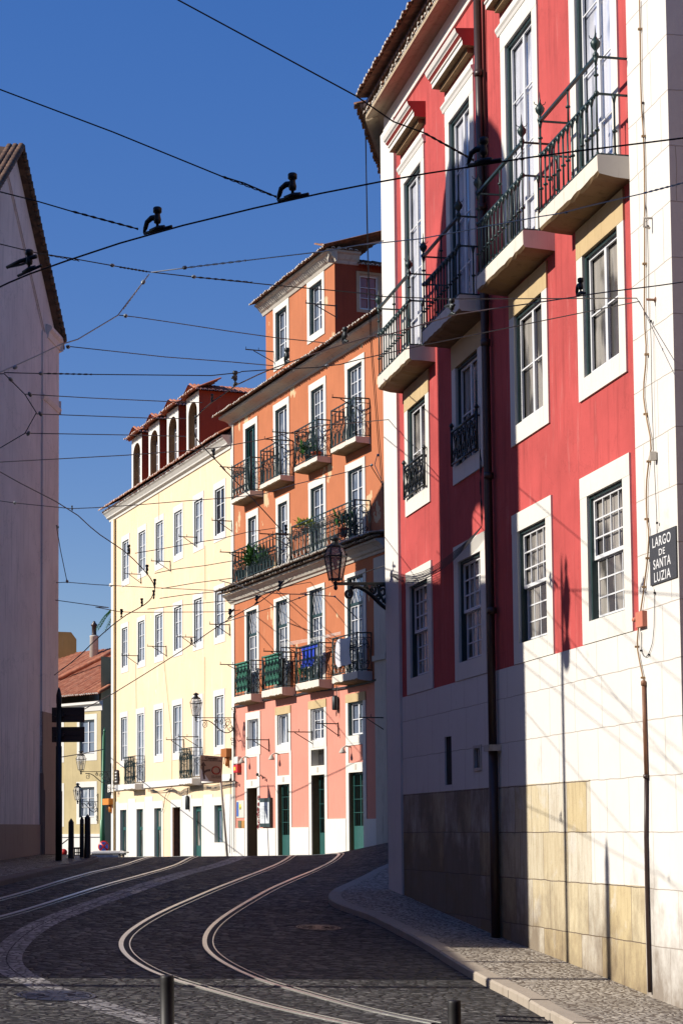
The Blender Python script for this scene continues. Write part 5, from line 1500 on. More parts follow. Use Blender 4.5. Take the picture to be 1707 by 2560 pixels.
# front facade: through the pixel columns L x=460..850 at depth ~128, turned 40 degrees
P1 = at('L', 850, 1800, Yb); 
b_ = -1.02
BG = Fac(b_, P1.x - b_ * Yb, Yb)
F = BG
bgh = empty('ochre_house', F.P(-6, 0, 0), 'ochre house with red tiled roof seen in the gap behind the green pole', 'building')
z_e = F.uz('L', 850, 870)[1]
bw = []
def bwin(tlx, tly, brx, bry, **k):
    u0, z1 = F.uz('L', tlx, tly); u1, z0 = F.uz('L', brx, bry)
    bw.append(window(F, bgh, u0, u1, z0, z1, out=.28, outt=.38, outb=.45, cols=2, rows=3, rec=.12, fr=.07, glass='glassblue', trim='whitetrim', proud=.02, **k))
bwin(672, 1012, 796, 1290); bwin(668, 1575, 796, 1825)
bwin(400, 1045, 520, 1310); bwin(400, 1590, 520, 1850)
mb = MB(); F.wall(mb, -40, 0, -2, z_e - .0, bw)
mb.build('wall', M['bgyellow'], bgh)
SB = Fac(0, 0, 0); SB.o = F.P(0, 0, 0); SB.u = F.n * -1; SB.n = F.u.copy()
zg = SB.uz('L', 935, 480)[1]
mb = MB(); F.box(mb, -40, -.02, -6, z_e, -12, -.3)
SB.wall(mb, 0, 9, -6, zg, [])
mb.build('end_wall', M['bgyellow'], bgh)
mb = MB(); F.box(mb, -40, .05, F.uz('L', 700, 1990)[1], F.uz('L', 700, 1965)[1], 0, .14); F.box(mb, -40, .02, -6, F.uz('L', 700, 1990)[1], -.1, .05)
mb.build('stone_base', M['white'], bgh)
mb = MB()
F.extrude(mb, -40, .2, [(0, z_e - .45), (.05, z_e - .45), (.1, z_e - .1), (.3, z_e), (.3, z_e + .15), (0, z_e + .2)]); mb.build('cornice', M['white'], bgh)
mb = MB()
zt_ = F.uz('L', 850, 790)[1]
tile_row(mb, F, -40, .3, zt_, .45, 9.0, math.radians(27), .24, .10, 1)
mb.tube([F.P(.25, zt_ + .1, .4), F.P(.25, zt_ + .1 + 9 * math.sin(math.radians(27)), .4 - 9 * math.cos(math.radians(27)))], .14, 6)
pr_ = [at('L', x, y, Yb + 7) for x, y in ((300, 735), (460, 680), (840, 490), (945, 435))]
mb.tube(pr_, .16, 6)
mb.build('roof', [M['tilenew'], M['tilewhite']], bgh)
# brown block and slope behind
def blockY(name, pts, Y, thick, mat, lab, cat):
    mb = MB(); a = [at('L', x, y, Y) for x, y in pts]; b = [p + Vector((-2, thick, 0)) for p in a]
    n = len(a); mb.add(a + b, [tuple(range(n)), tuple(range(2 * n - 1, n - 1, -1))] + [(i, n + i, n + (i + 1) % n, (i + 1) % n) for i in range(n)])
    return mb.build(name, mat, None, lab, cat)
brn = m_plaster('brown_plaster', (.26, .16, .07), var=.15)
bo = blockY('brown_building', [(380, 1000), (380, 262), (600, 270), (645, 330), (645, 512), (860, 520), (860, 1000)], 142, 8, brn, 'brown flat topped block rising behind the ochre roof', 'building')
# bottle chimney
c = at('L', 793, 560, 139); s = 139 / FPX * .29762
root = empty('chimney', c, 'tall tapering masonry chimney with dark pierced pot behind the ochre roof', 'chimney')
mb = MB(); mb.lathe(c - Vector((0, 0, 3)), [(42 * s, 0), (36 * s, 3 + 250 * s), (38 * s, 3 + 252 * s), (38 * s, 3 + 262 * s), (24 * s, 3 + 266 * s)], 14); mb.build('shaft', M['greydirt'], root)
mb = MB(); mb.lathe(c, [(24 * s, 262 * s), (20 * s, 275 * s), (20 * s, 340 * s), (28 * s, 350 * s), (28 * s, 356 * s), (12 * s, 372 * s), (14 * s, 378 * s), (3 * s, 388 * s)], 10); mb.build('pot', M['pipebrown'], root)
# palm fronds peeping over
c = at('L', 1110, 30, 125)
root = empty('palm_tree', Vector((c.x, c.y, H(c.x, c.y))), 'palm fronds poking out behind the left corner of the yellow house', 'palm tree')
mb = MB(); mb.tube([Vector((c.x, c.y, -3)), c], [.3, .2], 8); mb.build('trunk', M['pipebrown'], root)
mb = MB()
for k in range(16):
    a = k * .393 + .2; L_ = 2.3; pts = [c + Vector((math.cos(a) * L_ * t, math.sin(a) * L_ * t, .9 * t - 2.6 * t * t)) for t in (0, .25, .5, .75, 1)]
    mb.tube(pts, [.05, .04, .03, .02, .01], 4)
    for i in range(1, 22):
        t = i / 22; j = min(3, int(t * 4)); p = pts[j].lerp(pts[j + 1], t * 4 - j)
        sd = Vector((-math.sin(a), math.cos(a), 0))
        for sg in (-1, 1):
            q = p + sd * sg * .45 * (1 - t * .5) + Vector((math.cos(a) * .25, math.sin(a) * .25, -.25))
            mb.add([p, p + Vector((.06 * math.cos(a), .06 * math.sin(a), 0)), q], [(0, 1, 2)])
mb.build('crown', M['leaf'], root)
# ================================================================= LANTERNS
def lantern(base, s, axis_out, wall, drop, lab, group='wall lanterns on scrolled brackets', lens=1.0, rot=.3, brk='iron', heavy=1.0):
    """base: point under the lamp body (arm tip); wall: point on wall where the arm meets it; s: lamp size (body height in m)"""
    root = empty('wall_lantern', wall, lab, 'street lamp', group)
    top = base + Vector((0, 0, .16 * s))
    b = MB()
    n = 6
    def ring(z, r): return [top + Vector((math.cos(rot + k * 2 * math.pi / n) * r, math.sin(rot + k * 2 * math.pi / n) * r, z)) for k in range(n)]
    lo, mi_, hi = ring(0, .25 * s), ring(.86 * s, .42 * s), ring(1.22 * s, .30 * s)
    for k in range(n):
        b.tube([lo[k], mi_[k], hi[k]], .026 * s * heavy ** .6, 4)
        for R in (lo, mi_, hi): b.tube([R[k], R[(k + 1) % n]], .03 * s * heavy ** .6, 4)
        b.tube([mi_[k], mi_[k] + (mi_[k] - top).normalized() * .05 + Vector((0, 0, .04))], .02 * s, 4)
        # legs under the lamp
        b.tube([lo[k] - Vector((0, 0, .05 * s)), lo[k], ], .025 * s, 4)
        if k % 2 == 0: b.tube([lo[k], top + (lo[k] - top) * .9 - Vector((0, 0, .1 * s)), top - Vector((0, 0, .17 * s))], .018 * s, 4)
    b.lathe(top, [(.30 * s, 1.20 * s), (.33 * s, 1.23 * s), (.30 * s, 1.27 * s), (.22 * s, 1.31 * s), (.13 * s, 1.40 * s), (.12 * s, 1.46 * s), (.22 * s, 1.52 * s), (.21 * s, 1.56 * s), (.09 * s, 1.62 * s), (.02 * s, 1.66 * s)], 14)
    b.lathe(base - Vector((0, 0, .2 * s)), [(.02 * s, -.05 * s), (.07 * s, .0), (.075 * s, .08 * s), (.05 * s, .14 * s), (.085 * s, .17 * s), (.085 * s, .24 * s), (.03 * s, .32 * s), (.02 * s, .38 * s)], 10)
    b.build('lamp_frame', M['iron'], root)
    g = MB()
    for k in range(n):
        j = (k + 1) % n
        g.add([lo[k], lo[j], mi_[j], mi_[k]], [(0, 1, 2, 3)]); g.add([mi_[k], mi_[j], hi[j], hi[k]], [(0, 1, 2, 3)])
    g.build('lamp_glass', M['lampglass' if heavy > 1 else 'lampclear'], root)
    bl = MB(); bl.lathe(top + Vector((0, 0, .35 * s)), [(.02 * s, .5 * s), (.06 * s, .4 * s), (.09 * s, .25 * s), (.05 * s, .1 * s), (.01 * s, 0)], 8); bl.build('bulb', M['porcelain'], root)
    # bracket
    k_ = MB()
    ax = (wall - base); L = ax.length; e = ax.normalized()
    z = Vector((0, 0, 1))
    r = .032 * s * 1.2 * heavy
    def P(t, h): return base + e * (t * L) + z * (h * L)
    k_.tube([P(0, 0), P(1, 0)], r * 1.3, 4)
    k_.tube([P(1, .22), P(1, -.62)], r * 1.9, 4)
    curve = [P(.28, -.05), P(.38, -.035), P(.48, -.07), P(.58, -.12), P(.68, -.19), P(.78, -.27), P(.90, -.34), P(1, -.37)] if drop == 0 else [P(.15, -.05), P(.3, -.05), P(.42, -.10), P(.52, -.17), P(.62, -.24), P(.72, -.285), P(.82, -.30), P(.92, -.27), P(.97, -.2)]
    k_.tube(smooth_path(curve, 1), r * 1.35, 5)
    def sc(t, h, rr, a0, sg, turns, w=1.0):
        pts = []
        for i in range(15):
            q = i / 14; a = a0 + sg * q * turns * 6.283; R = rr * (1 - .72 * q)
            pts.append(P(t + math.cos(a) * R * w, h + math.sin(a) * R))
        k_.tube(pts, r * .85, 4)
    sc(.22, -.13, .075, 1.2, -1, 1.4); sc(.52, -.055, .05, 3, 1, 1.2); sc(.66, -.07, .065, 3, 1, 1.3); sc(.82, -.10, .09, 0, 1, 1.5); sc(.9, -.22, .07, 1.5, -1, 1.3); sc(.74, -.17, .05, 1, -1, 1.2)
    sc(.96, .17, .05, -1.5, 1, 1.1); sc(.95, -.5, .055, 1.5, -1, 1.2); sc(.93, -.43, .04, 0, 1, 1)
    k_.tube([P(.5, 0), P(.56, -.11)], r * .7, 4); k_.tube([P(.72, 0), P(.84, -.25)], r * .7, 4); k_.tube([P(.86, 0), P(.98, -.30)], r * .7, 4)
    k_.build('bracket', M['iron'], root)
    return root
# big one on the far corner of the red house
YW = 46.9
wall = at('LP', 1420, 1115, YW); base = at('LP', 365, 1115, YW - 1.2)
s_big = (N('LP', 0, 950)[1] - N('LP', 0, 520)[1]) / .86 * (YW - 1.2) / FPX
lantern(base, s_big, None, wall, 0, 'large black hexagonal lantern on a scrolled bracket at the far corner of the red house', rot=.06, heavy=1.6)
# one at the junction of yellow and orange houses
Yw = 85.0
wall = at('S', 990, 740, Yw); base = at('S', 240, 740, Yw - 1.6)
s2 = (660 - 425) * .12755 / .86 * (Yw - 1.6) / FPX
lantern(base, s2, None, wall, 1, 'black lantern on a scrolled bracket between the yellow and orange houses', rot=.2, heavy=.75)
# two at the far left corner of the yellow house
Yw = at('LL', 930, 880, 105).y
wall = at('LL', 930, 876, 105); base = at('LL', 490, 876, 103.5)
lantern(base, (830 - 682) * .17013 / .86 * 103.5 / FPX, None, wall, 1, 'upper of the two far lanterns, left of the yellow house corner', rot=.25, heavy=.75)
wall = at('LL', 740, 1315, 121); base = at('LL', 440, 1315, 119)
lantern(base, (1280 - 1160) * .17013 / .80 * 119 / FPX, None, wall, 1, 'lower and more distant of the two far lanterns, fixed to the ochre house', rot=.1, heavy=.75)

# ================================================================= STREET FURNITURE
def bollard(z, x, ytop, wpx, Y, lab):
    t = at(z, x, ytop, Y); w = wpx * ZO[z][2] * Y / FPX / 2
    g = H(t.x, t.y)
    mb = MB(); h = t.z - g
    mb.lathe(Vector((t.x, t.y, g)), [(w * 1.25, 0), (w * 1.25, .05), (w, .07), (w, h - .1), (w * 1.0, h - .03), (w * .97, h - .012), (w * .9, h), (.01, h + .006)], 20)
    mb.build('bollard', M['shed'], None, lab, 'bollard', 'round black bollards in the foreground')
bollard('D', 384, 2240, 32, 25.0, 'plain black round bollard standing beside the curved tram rail, the left one')
bollard('D', 1042, 2297, 31, 21.5, 'plain black round bollard near the lower right pavement, the right one')
# three black faceted posts on the left pavement
for (x, yt, w, yb, Y, lab) in ((345, 1563, 80, 2085, 62.5, 'leftmost black faceted bollard on the far left pavement'), (503, 1530, 62, 2090, 63.2, 'middle black faceted bollard, half hidden behind its neighbour'), (585, 1502, 88, 2105, 62.6, 'rightmost and largest black faceted bollard on the far left pavement')):
    t = at('LL', x, yt, Y); r = w * .17013 * Y / FPX / 2
    zg = H(t.x, t.y) + .1; h = t.z - zg
    mb = MB(); mb.lathe(Vector((t.x, t.y, zg)), [(r * 1.12, 0), (r * 1.0, h - .12), (.01, h)], 6, smooth=False, rot=.3)
    mb.build('post', M['shed'], None, lab, 'bollard', 'black faceted bollards on the left pavement')
# direction sign post
Yp = 60.5
c = at('L', 497, 1230, Yp); zg = H(c.x, c.y) + .1
root = empty('direction_sign_post', Vector((c.x, c.y, zg)), 'dark direction post with two blank panels seen from behind, beside the pink church', 'sign post')
s = .29762 * Yp / FPX
mb = MB(); ztop = at('L', 500, 735, Yp).z; zc2 = at('L', 500, 1230, Yp).z
mb.lathe(Vector((c.x, c.y, zg)), [(27 * s, 0), (26 * s, zc2 - zg), (21 * s, zc2 - zg + .01), (21 * s, at('L', 500, 870, Yp).z - zg), (24 * s, at('L', 500, 865, Yp).z - zg), (23 * s, at('L', 500, 800, Yp).z - zg), (14 * s, ztop - zg - .1), (5 * s, ztop - zg)], 14)
mb.build('pole', M['shed'], root)
for y0, y1 in ((897, 1025), (1062, 1193)):
    mb = MB(); a = at('L', 430, y1, Yp); b = at('L', 705, y0, Yp)
    X0, X1, Z0, Z1 = a.x, b.x, a.z, b.z
    mb.box(((X0 + X1) / 2, Yp + .22, Z0), X1 - X0, .05, Z1 - Z0)
    for zz in (Z0 + .04, (Z0 + Z1) / 2 - .02, Z1 - .08): mb.box(((X0 + X1) / 2, Yp + .18, zz), X1 - X0 - .02, .05, .04)
    mb.box((c.x, Yp + .1, (Z0 + Z1) / 2 - .06), .3, .2, .1)
    mb.build('sign_panel', M['pipebrown'], root)
# green tram pole
c = at('L', 868, 1990, 112); zg = -2.0
root = empty('green_pole', Vector((c.x, c.y, zg)), 'green painted tapering tram pole with spike finial in front of the ochre house', 'pole')
s = .29762 * 112 / FPX
zt2 = at('L', 880, 1080, 112).z
mb = MB()
top = at('L', 880, 1110, 112); bot = Vector((c.x - .02, 112, zg))
mb.tube([bot, at('L', 862, 1850, 112), at('L', 864, 1845, 112), at('L', 877, 1150, 112), at('L', 879, 1120, 112), at('L', 880, 1105, 112), at('L', 880, 1070, 112)], [24 * s, 21 * s, 17 * s, 15 * s, 9 * s, 11 * s, 1.5 * s], 12)
mb.tube([at('L', 880, 1106, 112), at('L', 880, 1098, 112)], 13 * s, 10)
mb.build('shaft', M['greenpole'], root)
# no-stopping sign
def disc_sign(z, x, y, rpx, Y, lab, cross=True):
    c = at(z, x, y, Y); r = rpx * ZO[z][2] * Y / FPX
    root = empty('round_sign', c, lab, 'traffic sign')
    n = Vector((0, -1, 0))
    mb = MB(); mb.lathe(c, [(r, 0), (r, .02)], 28, axis=n); mb.build('red_disc', m_plain('sign_red', (.55, .03, .03), .4), root)
    if cross:
        mb = MB()
        for k in range(4):
            pts = [c + n * .026]
            a0 = math.pi / 4 + k * math.pi / 2 + .16
            for i in range(7):
                a = a0 + (math.pi / 2 - .32) * i / 6; pts.append(c + n * .026 + Vector((math.cos(a) * r * .80, 0, math.sin(a) * r * .80)))
            cen = c + n * .026 + Vector((math.cos(a0 + math.pi / 4 - .16) * r * .2, 0, math.sin(a0 + math.pi / 4 - .16) * r * .2)); pts[0] = cen
            mb.add(pts, [tuple(range(len(pts)))])
        mb.build('blue_quarters', m_plain('sign_blue', (.04, .09, .40), .4), root)
    mb = MB(); mb.tube([c + Vector((0, .05, 0)), Vector((c.x, c.y + .05, -3.5))], .04, 6); mb.build('post', M['fitting'], root)
disc_sign('L', 873, 2070, 47, 101, 'round red and blue no stopping sign just above the white car')
disc_sign('L', 538, 2120, 30, 75, 'dark red round sign edge peeping out behind the direction post', False)
# white car, only its roof showing over the crest
cc = at('L', 850, 2140, 92)
car = empty('parked_car', Vector((cc.x, cc.y, H(cc.x, cc.y))), 'white car of which only the roof and windscreen show over the road crest', 'car')
g = H(cc.x, cc.y); rz = at('L', 850, 2108, 92).z
mb = MB(); x0 = at('L', 750, 2140, 92).x; x1 = x0 + 1.75
def loft(mb, secs, mi=0):  # secs: list of (y, [(x,z)...])
    m = len(secs[0][1]); vs = [(x, y, z) for y, pr in secs for x, z in pr]
    mb.add(vs, [(j * m + i, j * m + (i + 1) % m, (j + 1) * m + (i + 1) % m, (j + 1) * m + i) for j in range(len(secs) - 1) for i in range(m)] + [tuple(range(m - 1, -1, -1)), tuple((len(secs) - 1) * m + i for i in range(m))], mi=mi, smooth=False)
def csec(h0, h1, in_): return [(x0, h0), (x1, h0), (x1, (h0 + h1) * .5), (x1 - in_, h1 - .05), (x1 - in_ - .08, h1), (x0 + in_ + .08, h1), (x0 + in_, h1 - .05), (x0, (h0 + h1) * .5)]
zz = rz - 1.46
yb = cc.y
loft(mb, [(yb - 1.9, csec(zz + .3, zz + .75, .1)), (yb - 1.8, csec(zz + .25, zz + .85, .1)), (yb + 2.0, csec(zz + .25, zz + .9, .1)), (yb + 2.1, csec(zz + .35, zz + .8, .12))])
cp_ = csec(rz - .09, rz, .2); loft(mb, [(yb - .7, [(x, z - .02) for x, z in cp_]), (yb - .5, cp_), (yb + 1.2, cp_), (yb + 1.5, [(x, z - .04) for x, z in cp_])])
mb.build('body', m_plain('white_car_paint', (.75, .76, .78), .25), car)
mb = MB(); loft(mb, [(yb - 1.25, csec(zz + .8, zz + .92, .12)), (yb - .6, csec(zz + .8, rz - .08, .2)), (yb + 1.35, csec(zz + .8, rz - .08, .2)), (yb + 1.9, csec(zz + .8, zz + .95, .12))])
mb.build('windows', M['glassdark'], car)
for sx in (x0 + .1, x1 - .1):
    for sy in (-1.2, 1.3):
        mb = MB(); mb.lathe(Vector((sx - .1, yb + sy, zz + .31)), [(.02, 0), (.3, 0), (.31, .04), (.31, .18), (.3, .2), (.02, .2)], 18, axis=Vector((1, 0, 0))); mb.build('wheel', M['shed'], car)
# handrail behind the posts
mb = MB(); Yh = 80
for x in (355, 378, 398, 432, 455): mb.tube([at('LL', x + 0, 2010, Yh), at('LL', x, 2100, Yh) - Vector((0, 0, 1))], .03, 4)
mb.tube([at('LL', 300, 2004, Yh), at('LL', 470, 2000, Yh)], .04, 5); mb.tube([at('LL', 210, 1940, Yh), at('LL', 300, 1870, Yh)], .03, 4); mb.tube([at('LL', 300, 2070, Yh), at('LL', 470, 2066, Yh)], .03, 4)
mb.build('handrail', M['iron'], None, 'thin black handrail between the faceted bollards, far away', 'railing')
# Castelo sign on a leaning pole
Ys = 80.0
cs = [at('S', x, y, Ys + dy) for x, y, dy in ((328, 1470, 0), (768, 1490, .6), (740, 2002, .6), (322, 1985, 0))]
cen = sum(cs, Vector()) / 4
root = empty('road_sign', cen, 'grey brown Castelo road sign with arrow and red ring on a leaning pole', 'road sign')
e1 = (cs[1] - cs[0]).normalized(); e2 = (cs[0] - cs[3]).normalized(); nn = e1.cross(e2).normalized()
if nn.y > 0: nn = -nn
Wd = (cs[1] - cs[0]).length; Hd = (cs[0] - cs[3]).length
def SP(x, y, d=0): # x 0..440, y 0..520 in sign pixels
    return cs[0] + e1 * (x / 440 * Wd) - e2 * (y / 520 * Hd) + nn * d
mb = MB(); f_ = [SP(0, 0), SP(440, 15), SP(415, 530), SP(0, 515)]; k_ = [p - nn * .03 for p in f_]
mb.add(f_ + k_, [(0, 1, 2, 3), (7, 6, 5, 4), (0, 4, 5, 1), (1, 5, 6, 2), (2, 6, 7, 3), (3, 7, 4, 0)])
pn = mb.build('sign_panel', m_plain('taupe_sign_face', (.33, .25, .19), .6, var=.05), root)
mb = MB(); mb.add([SP(1, 260, .004), SP(190, 526, .004), SP(1, 514, .004)], [(0, 1, 2)]); mb.build('pale_corner', m_plain('pale_sign_face', (.62, .70, .76), .5, var=.03), pn)
mb = MB()
def flat(pts, w, mi=0, d=.010):
    q = [SP(x, y, d) for x, y in pts]
    for a, b in zip(q, q[1:]):
        t = (b - a).normalized(); s_ = t.cross(nn) * w
        mb.add([a - s_, b - s_, b + s_, a + s_], [(0, 1, 2, 3)], mi=mi)
flat([(80, 475), (55, 340), (55, 195)], .045); mb.add([SP(5, 212, .011), SP(55, 125, .011), SP(108, 212, .011)], [(0, 1, 2)])
flat([(65, 345), (95, 318), (140, 298), (195, 292)], .045)
for txt, x, y, w, h_ in (('Castelo', 215, 58, 240, 62), ('acesso condicionado', 215, 100, 390, 32), ('ext. veículos', 310, 405, 200, 26), ('autorizados', 310, 438, 180, 26)):
    vs, fs = text_mesh(txt, 1.0, .001, 1.0, .03)
    mx = max(v.x for v in vs) - min(v.x for v in vs)
    k1 = w / mx; k2 = h_ * 1.15
    mb.add([SP(x + v.x * k1, y - v.y * k2, .012 + v.z) for v in vs], fs)
mb.build('lettering', m_plain('sign_print', (.06, .035, .03), .7), pn)
mb = MB(); rr = [SP(305 + math.cos(a) * 78, 292 + math.sin(a) * 72, .012) for a in [i * math.pi / 14 for i in range(29)]]; mb.tube(rr, .028, 4, cap=False); mb.build('red_ring', m_plain('ring_red', (.30, .03, .02), .5), pn)
mb = MB(); pb0 = SP(415, 525, -.05); mb.tube([SP(395, 40, -.05), pb0, at('Y2', 1140, 2255, Ys + .3) - Vector((0, 0, .4))], .05, 6); mb.build('pole', M['greydirt'], root)

# ================================================================= OVERHEAD WIRES
WIRES = []
def interpY(pts, Y0, Y1):
    q = [N(*p) for p in pts]
    L = [0]
    for a, b in zip(q, q[1:]): L.append(L[-1] + math.hypot(b[0] - a[0], b[1] - a[1]))
    # interpolate 1/Y linearly in the picture, i.e. a straight run in space
    return [at(*p, 1 / (1 / Y0 + (1 / Y1 - 1 / Y0) * l / L[-1])) for p, l in zip(pts, L)]
def insul(mb, p, dr, s):
    dr = dr.normalized()
    mb.lathe(p - dr * .7 * s, [(.08 * s, 0), (.3 * s, .2 * s), (.42 * s, .5 * s), (.42 * s, .9 * s), (.3 * s, 1.2 * s), (.08 * s, 1.4 * s)], 8, axis=dr)
def wire(pts, Y0, Y1, px, lab, mat='cable', ins=(), twist=(), clamps=(), arms=()):
    """px: thickness in photo pixels"""
    P3 = interpY(pts, Y0, Y1)
    Ym = (Y0 + Y1) / 2
    r = px / 2 * Ym / FPX
    pth = P3 if len(P3) < 3 or mat != 'cablecopper' else smooth_path(P3, 1)
    root = empty('overhead_wire', P3[0], lab, 'overhead wire', 'tram wires over the street')
    px *= 1.12
    mb = MB(); mb.tube(pth, [px / 2 * p.y / FPX for p in pth], 5)
    for (z, xa, ya, xb, yb) in twist:  # bound ends
        n = 9
        for ph in (0, math.pi):
            q = []
            for i in range(n * 2 + 1):
                t = i / (2 * n); Yq = Y0 + (Y1 - Y0) * .5
                c_ = at(z, xa + (xb - xa) * t, ya + (yb - ya) * t, nearestY(P3, z, xa + (xb - xa) * t, ya + (yb - ya) * t))
                k = c_.y / FPX * 2.2 * (px / 3.5)
                q.append(c_ + Vector((math.cos(i * 1.3 + ph) * k * .2, 0, math.sin(i * 1.3 + ph) * k)))
            mb.tube(q, px * .36 * q[0].y / FPX, 4)
    mb.build('wire', M[mat], root)
    for (z, x, y, sz) in ins:
        m = MB(); Yq = nearestY(P3, z, x, y); c_ = at(z, x, y, Yq); i = nearest_seg(P3, c_)
        insul(m, c_, P3[i + 1] - P3[i], sz * ZO[z][2] * Yq / FPX); m.build('insulator', M['porcelain'], root)
    for (z, x, y, sz, ang, flip) in clamps:
        Yq = nearestY(P3, z, x, y); c_ = at(z, x, y, Yq); k = sz * Yq / FPX
        i = nearest_seg(P3, c_); dr = (P3[i + 1] - P3[i]).normalized()
        if dr.x < 0: dr = -dr
        up_ = Vector((0, 0, 1)); m = MB()
        # clip along the wire
        pr = [c_ - dr * .55 * k, c_ - dr * .2 * k + up_ * .12 * k, c_ + dr * .15 * k + up_ * .14 * k, c_ + dr * .6 * k + up_ * .07 * k]
        m.tube([c_ - dr * .58 * k + up_ * .03 * k, c_ + dr * .62 * k + up_ * .05 * k], .06 * k, 6); m.tube([c_ - dr * .3 * k + up_ * .06 * k, c_ - dr * .0 * k + up_ * .12 * k, c_ + dr * .3 * k + up_ * .08 * k], .09 * k, 6)
        m.lathe(c_ + up_ * .08 * k, [(.06 * k, 0), (.05 * k, .18 * k), (.12 * k, .22 * k), (.135 * k, .34 * k), (.10 * k, .50 * k), (.10 * k, .56 * k), (.155 * k, .60 * k), (.155 * k, .76 * k), (.12 * k, .79 * k)], 10)
        sx = -1 if flip else 1
        if ang:
            m.tube([c_ + up_ * .5 * k, c_ + up_ * .53 * k - dr * .25 * k * sx, c_ + up_ * .42 * k - dr * .45 * k * sx, c_ + up_ * .2 * k - dr * .53 * k * sx, c_ + up_ * .05 * k - dr * .6 * k * sx], [.11 * k, .11 * k, .095 * k, .085 * k, .035 * k], 6)
        else:
            m.tube([c_ + up_ * .55 * k - dr * 1.15 * k * sx, c_ + up_ * .58 * k - dr * .5 * k * sx, c_ + up_ * .5 * k + dr * .35 * k * sx], [.07 * k, .09 * k, .09 * k], 6); m.tube([c_ + up_ * .55 * k - dr * 1.15 * k * sx, c_ + up_ * .42 * k - dr * .4 * k * sx, c_ + up_ * .4 * k], .05 * k, 4)
        m.build('wire_clamp', M['fitting'], root)
    return root
def nearestY(P3, z, x, y):
    X, Y_ = N(z, x, y); best = None
    rr = ray(z, x, y)
    for a, b in zip(P3, P3[1:]):
        for t in [i / 20 for i in range(21)]:
            p = a.lerp(b, t); e = (rr * (p.y / rr.y) - p).length / p.y
            if best is None or e < best[0]: best = (e, p.y)
    return best[1]
def nearest_seg(P3, c):
    return min(range(len(P3) - 1), key=lambda i: ((P3[i] + P3[i + 1]) / 2 - c).length + min((P3[i] - c).length, (P3[i + 1] - c).length))
W = wire
W([('N', 380, -40), ('N', 446, 0), ('N', 890, 240), ('A', 160, 590), ('A', 310, 645), ('A', 420, 705), ('A', 550, 778)], 11.5, 13, 3.6, 'span wire from the top edge down to the red house, highest on the left', twist=[('A', 310, 645, 550, 778)])
W([('N', -60, 750), ('D', 0, 658), ('D', 90, 620), ('D', 340, 537), ('D', 670, 457), ('D', 940, 404), ('D', 1100, 380), ('D', 1240, 357), ('D', 1568, 317), ('N', 1800, 332)], 14.5, 11.5, 4.2, 'thick black contact wire crossing the whole picture high up', mat='cablecopper',
  clamps=[('D', 362, 531, 72, 1, 0), ('D', 672, 456, 76, 1, 0), ('A', 600, 795, 78, 1, 0), ('T', 290, 1410, 66, 0, 0)])
W([('N', -40, 205), ('D', 0, 205), ('D', 260, 303), ('D', 510, 405), ('D', 560, 420), ('D', 635, 452)], 12.5, 13, 3.4, 'span wire from the upper left edge to the right-hand contact wire clamp', twist=[('D', 510, 405, 635, 452)])
W([('N', -40, 468), ('D', 0, 440), ('D', 90, 463), ('D', 165, 485), ('D', 240, 505), ('D', 318, 526)], 13.5, 13.8, 3.2, 'span wire from the left edge to the left-hand contact wire clamp', twist=[('D', 165, 485, 318, 526)])
W([('N', -40, 600), ('T', 370, 1225), ('T', 560, 1255), ('D4', 300, 600), ('D4', 480, 632), ('D4', 640, 660), ('D4', 840, 683), ('D4', 1200, 720), ('D4', 1460, 743), ('E5', 1300, 540), ('A', 100, 1440), ('A', 430, 1452), ('A', 1000, 1450), ('A', 1395, 1448)], 17, 30.2, 2.6, 'twisted dark span wire from the left edge through two insulators to the white pilaster', ins=[('D4', 490, 633, 20), ('D4', 845, 683, 20), ('A', 1410, 1450, 22)], twist=[('T', 370, 1225, 780, 1300), ('D4', 520, 640, 640, 660), ('D4', 860, 685, 1100, 708)])
W([('D4', 660, 663), ('D4', 800, 645), ('D4', 960, 625), ('D4', 1170, 600), ('D4', 1410, 572), ('D', 880, 553), ('A', 0, 1190), ('A', 290, 1160), ('A', 560, 1110), ('A', 870, 1052), ('A', 980, 1035), ('A', 1100, 1003), ('A', 1370, 940), ('A', 1568, 888), ('N', 1780, 440)], 19, 13, 2.8, 'grey span wire rising to the right across the red balconies', mat='cablegrey', ins=[('D4', 805, 643, 22), ('A', 1000, 1033, 16)], twist=[('D4', 820, 642, 1070, 612), ('A', 1370, 940, 1568, 888)])
W([('D4', 650, 672), ('D4', 625, 705), ('D4', 560, 790), ('D4', 515, 850), ('D4', 340, 955), ('T', 590, 2125), ('T', 370, 2230), ('T', 150, 2330), ('D4', 0, 1100), ('N', -60, 950)], 19, 17, 3.0, 'pale steel wire running diagonally down to the left edge', mat='cablegrey', ins=[('D4', 625, 706, 22), ('D4', 68, 1078, 20)], twist=[('D4', 610, 725, 540, 820)])
W([('D4', 520, 850), ('D4', 590, 858), ('D4', 720, 877), ('D4', 1000, 920), ('D4', 1200, 948), ('D4', 1430, 972)], 19, 44, 2.2, 'thin span wire from the diagonal wire to a clamp at the orange eaves', ins=[('D4', 548, 853, 22)])
W([('D4', 290, 985), ('D4', 520, 1010), ('D4', 720, 1032), ('D4', 1000, 1053), ('D4', 1190, 1070)], 18.5, 46, 2.2, 'thin span wire reaching the attic window of the orange house', ins=[('D4', 298, 988, 22)])
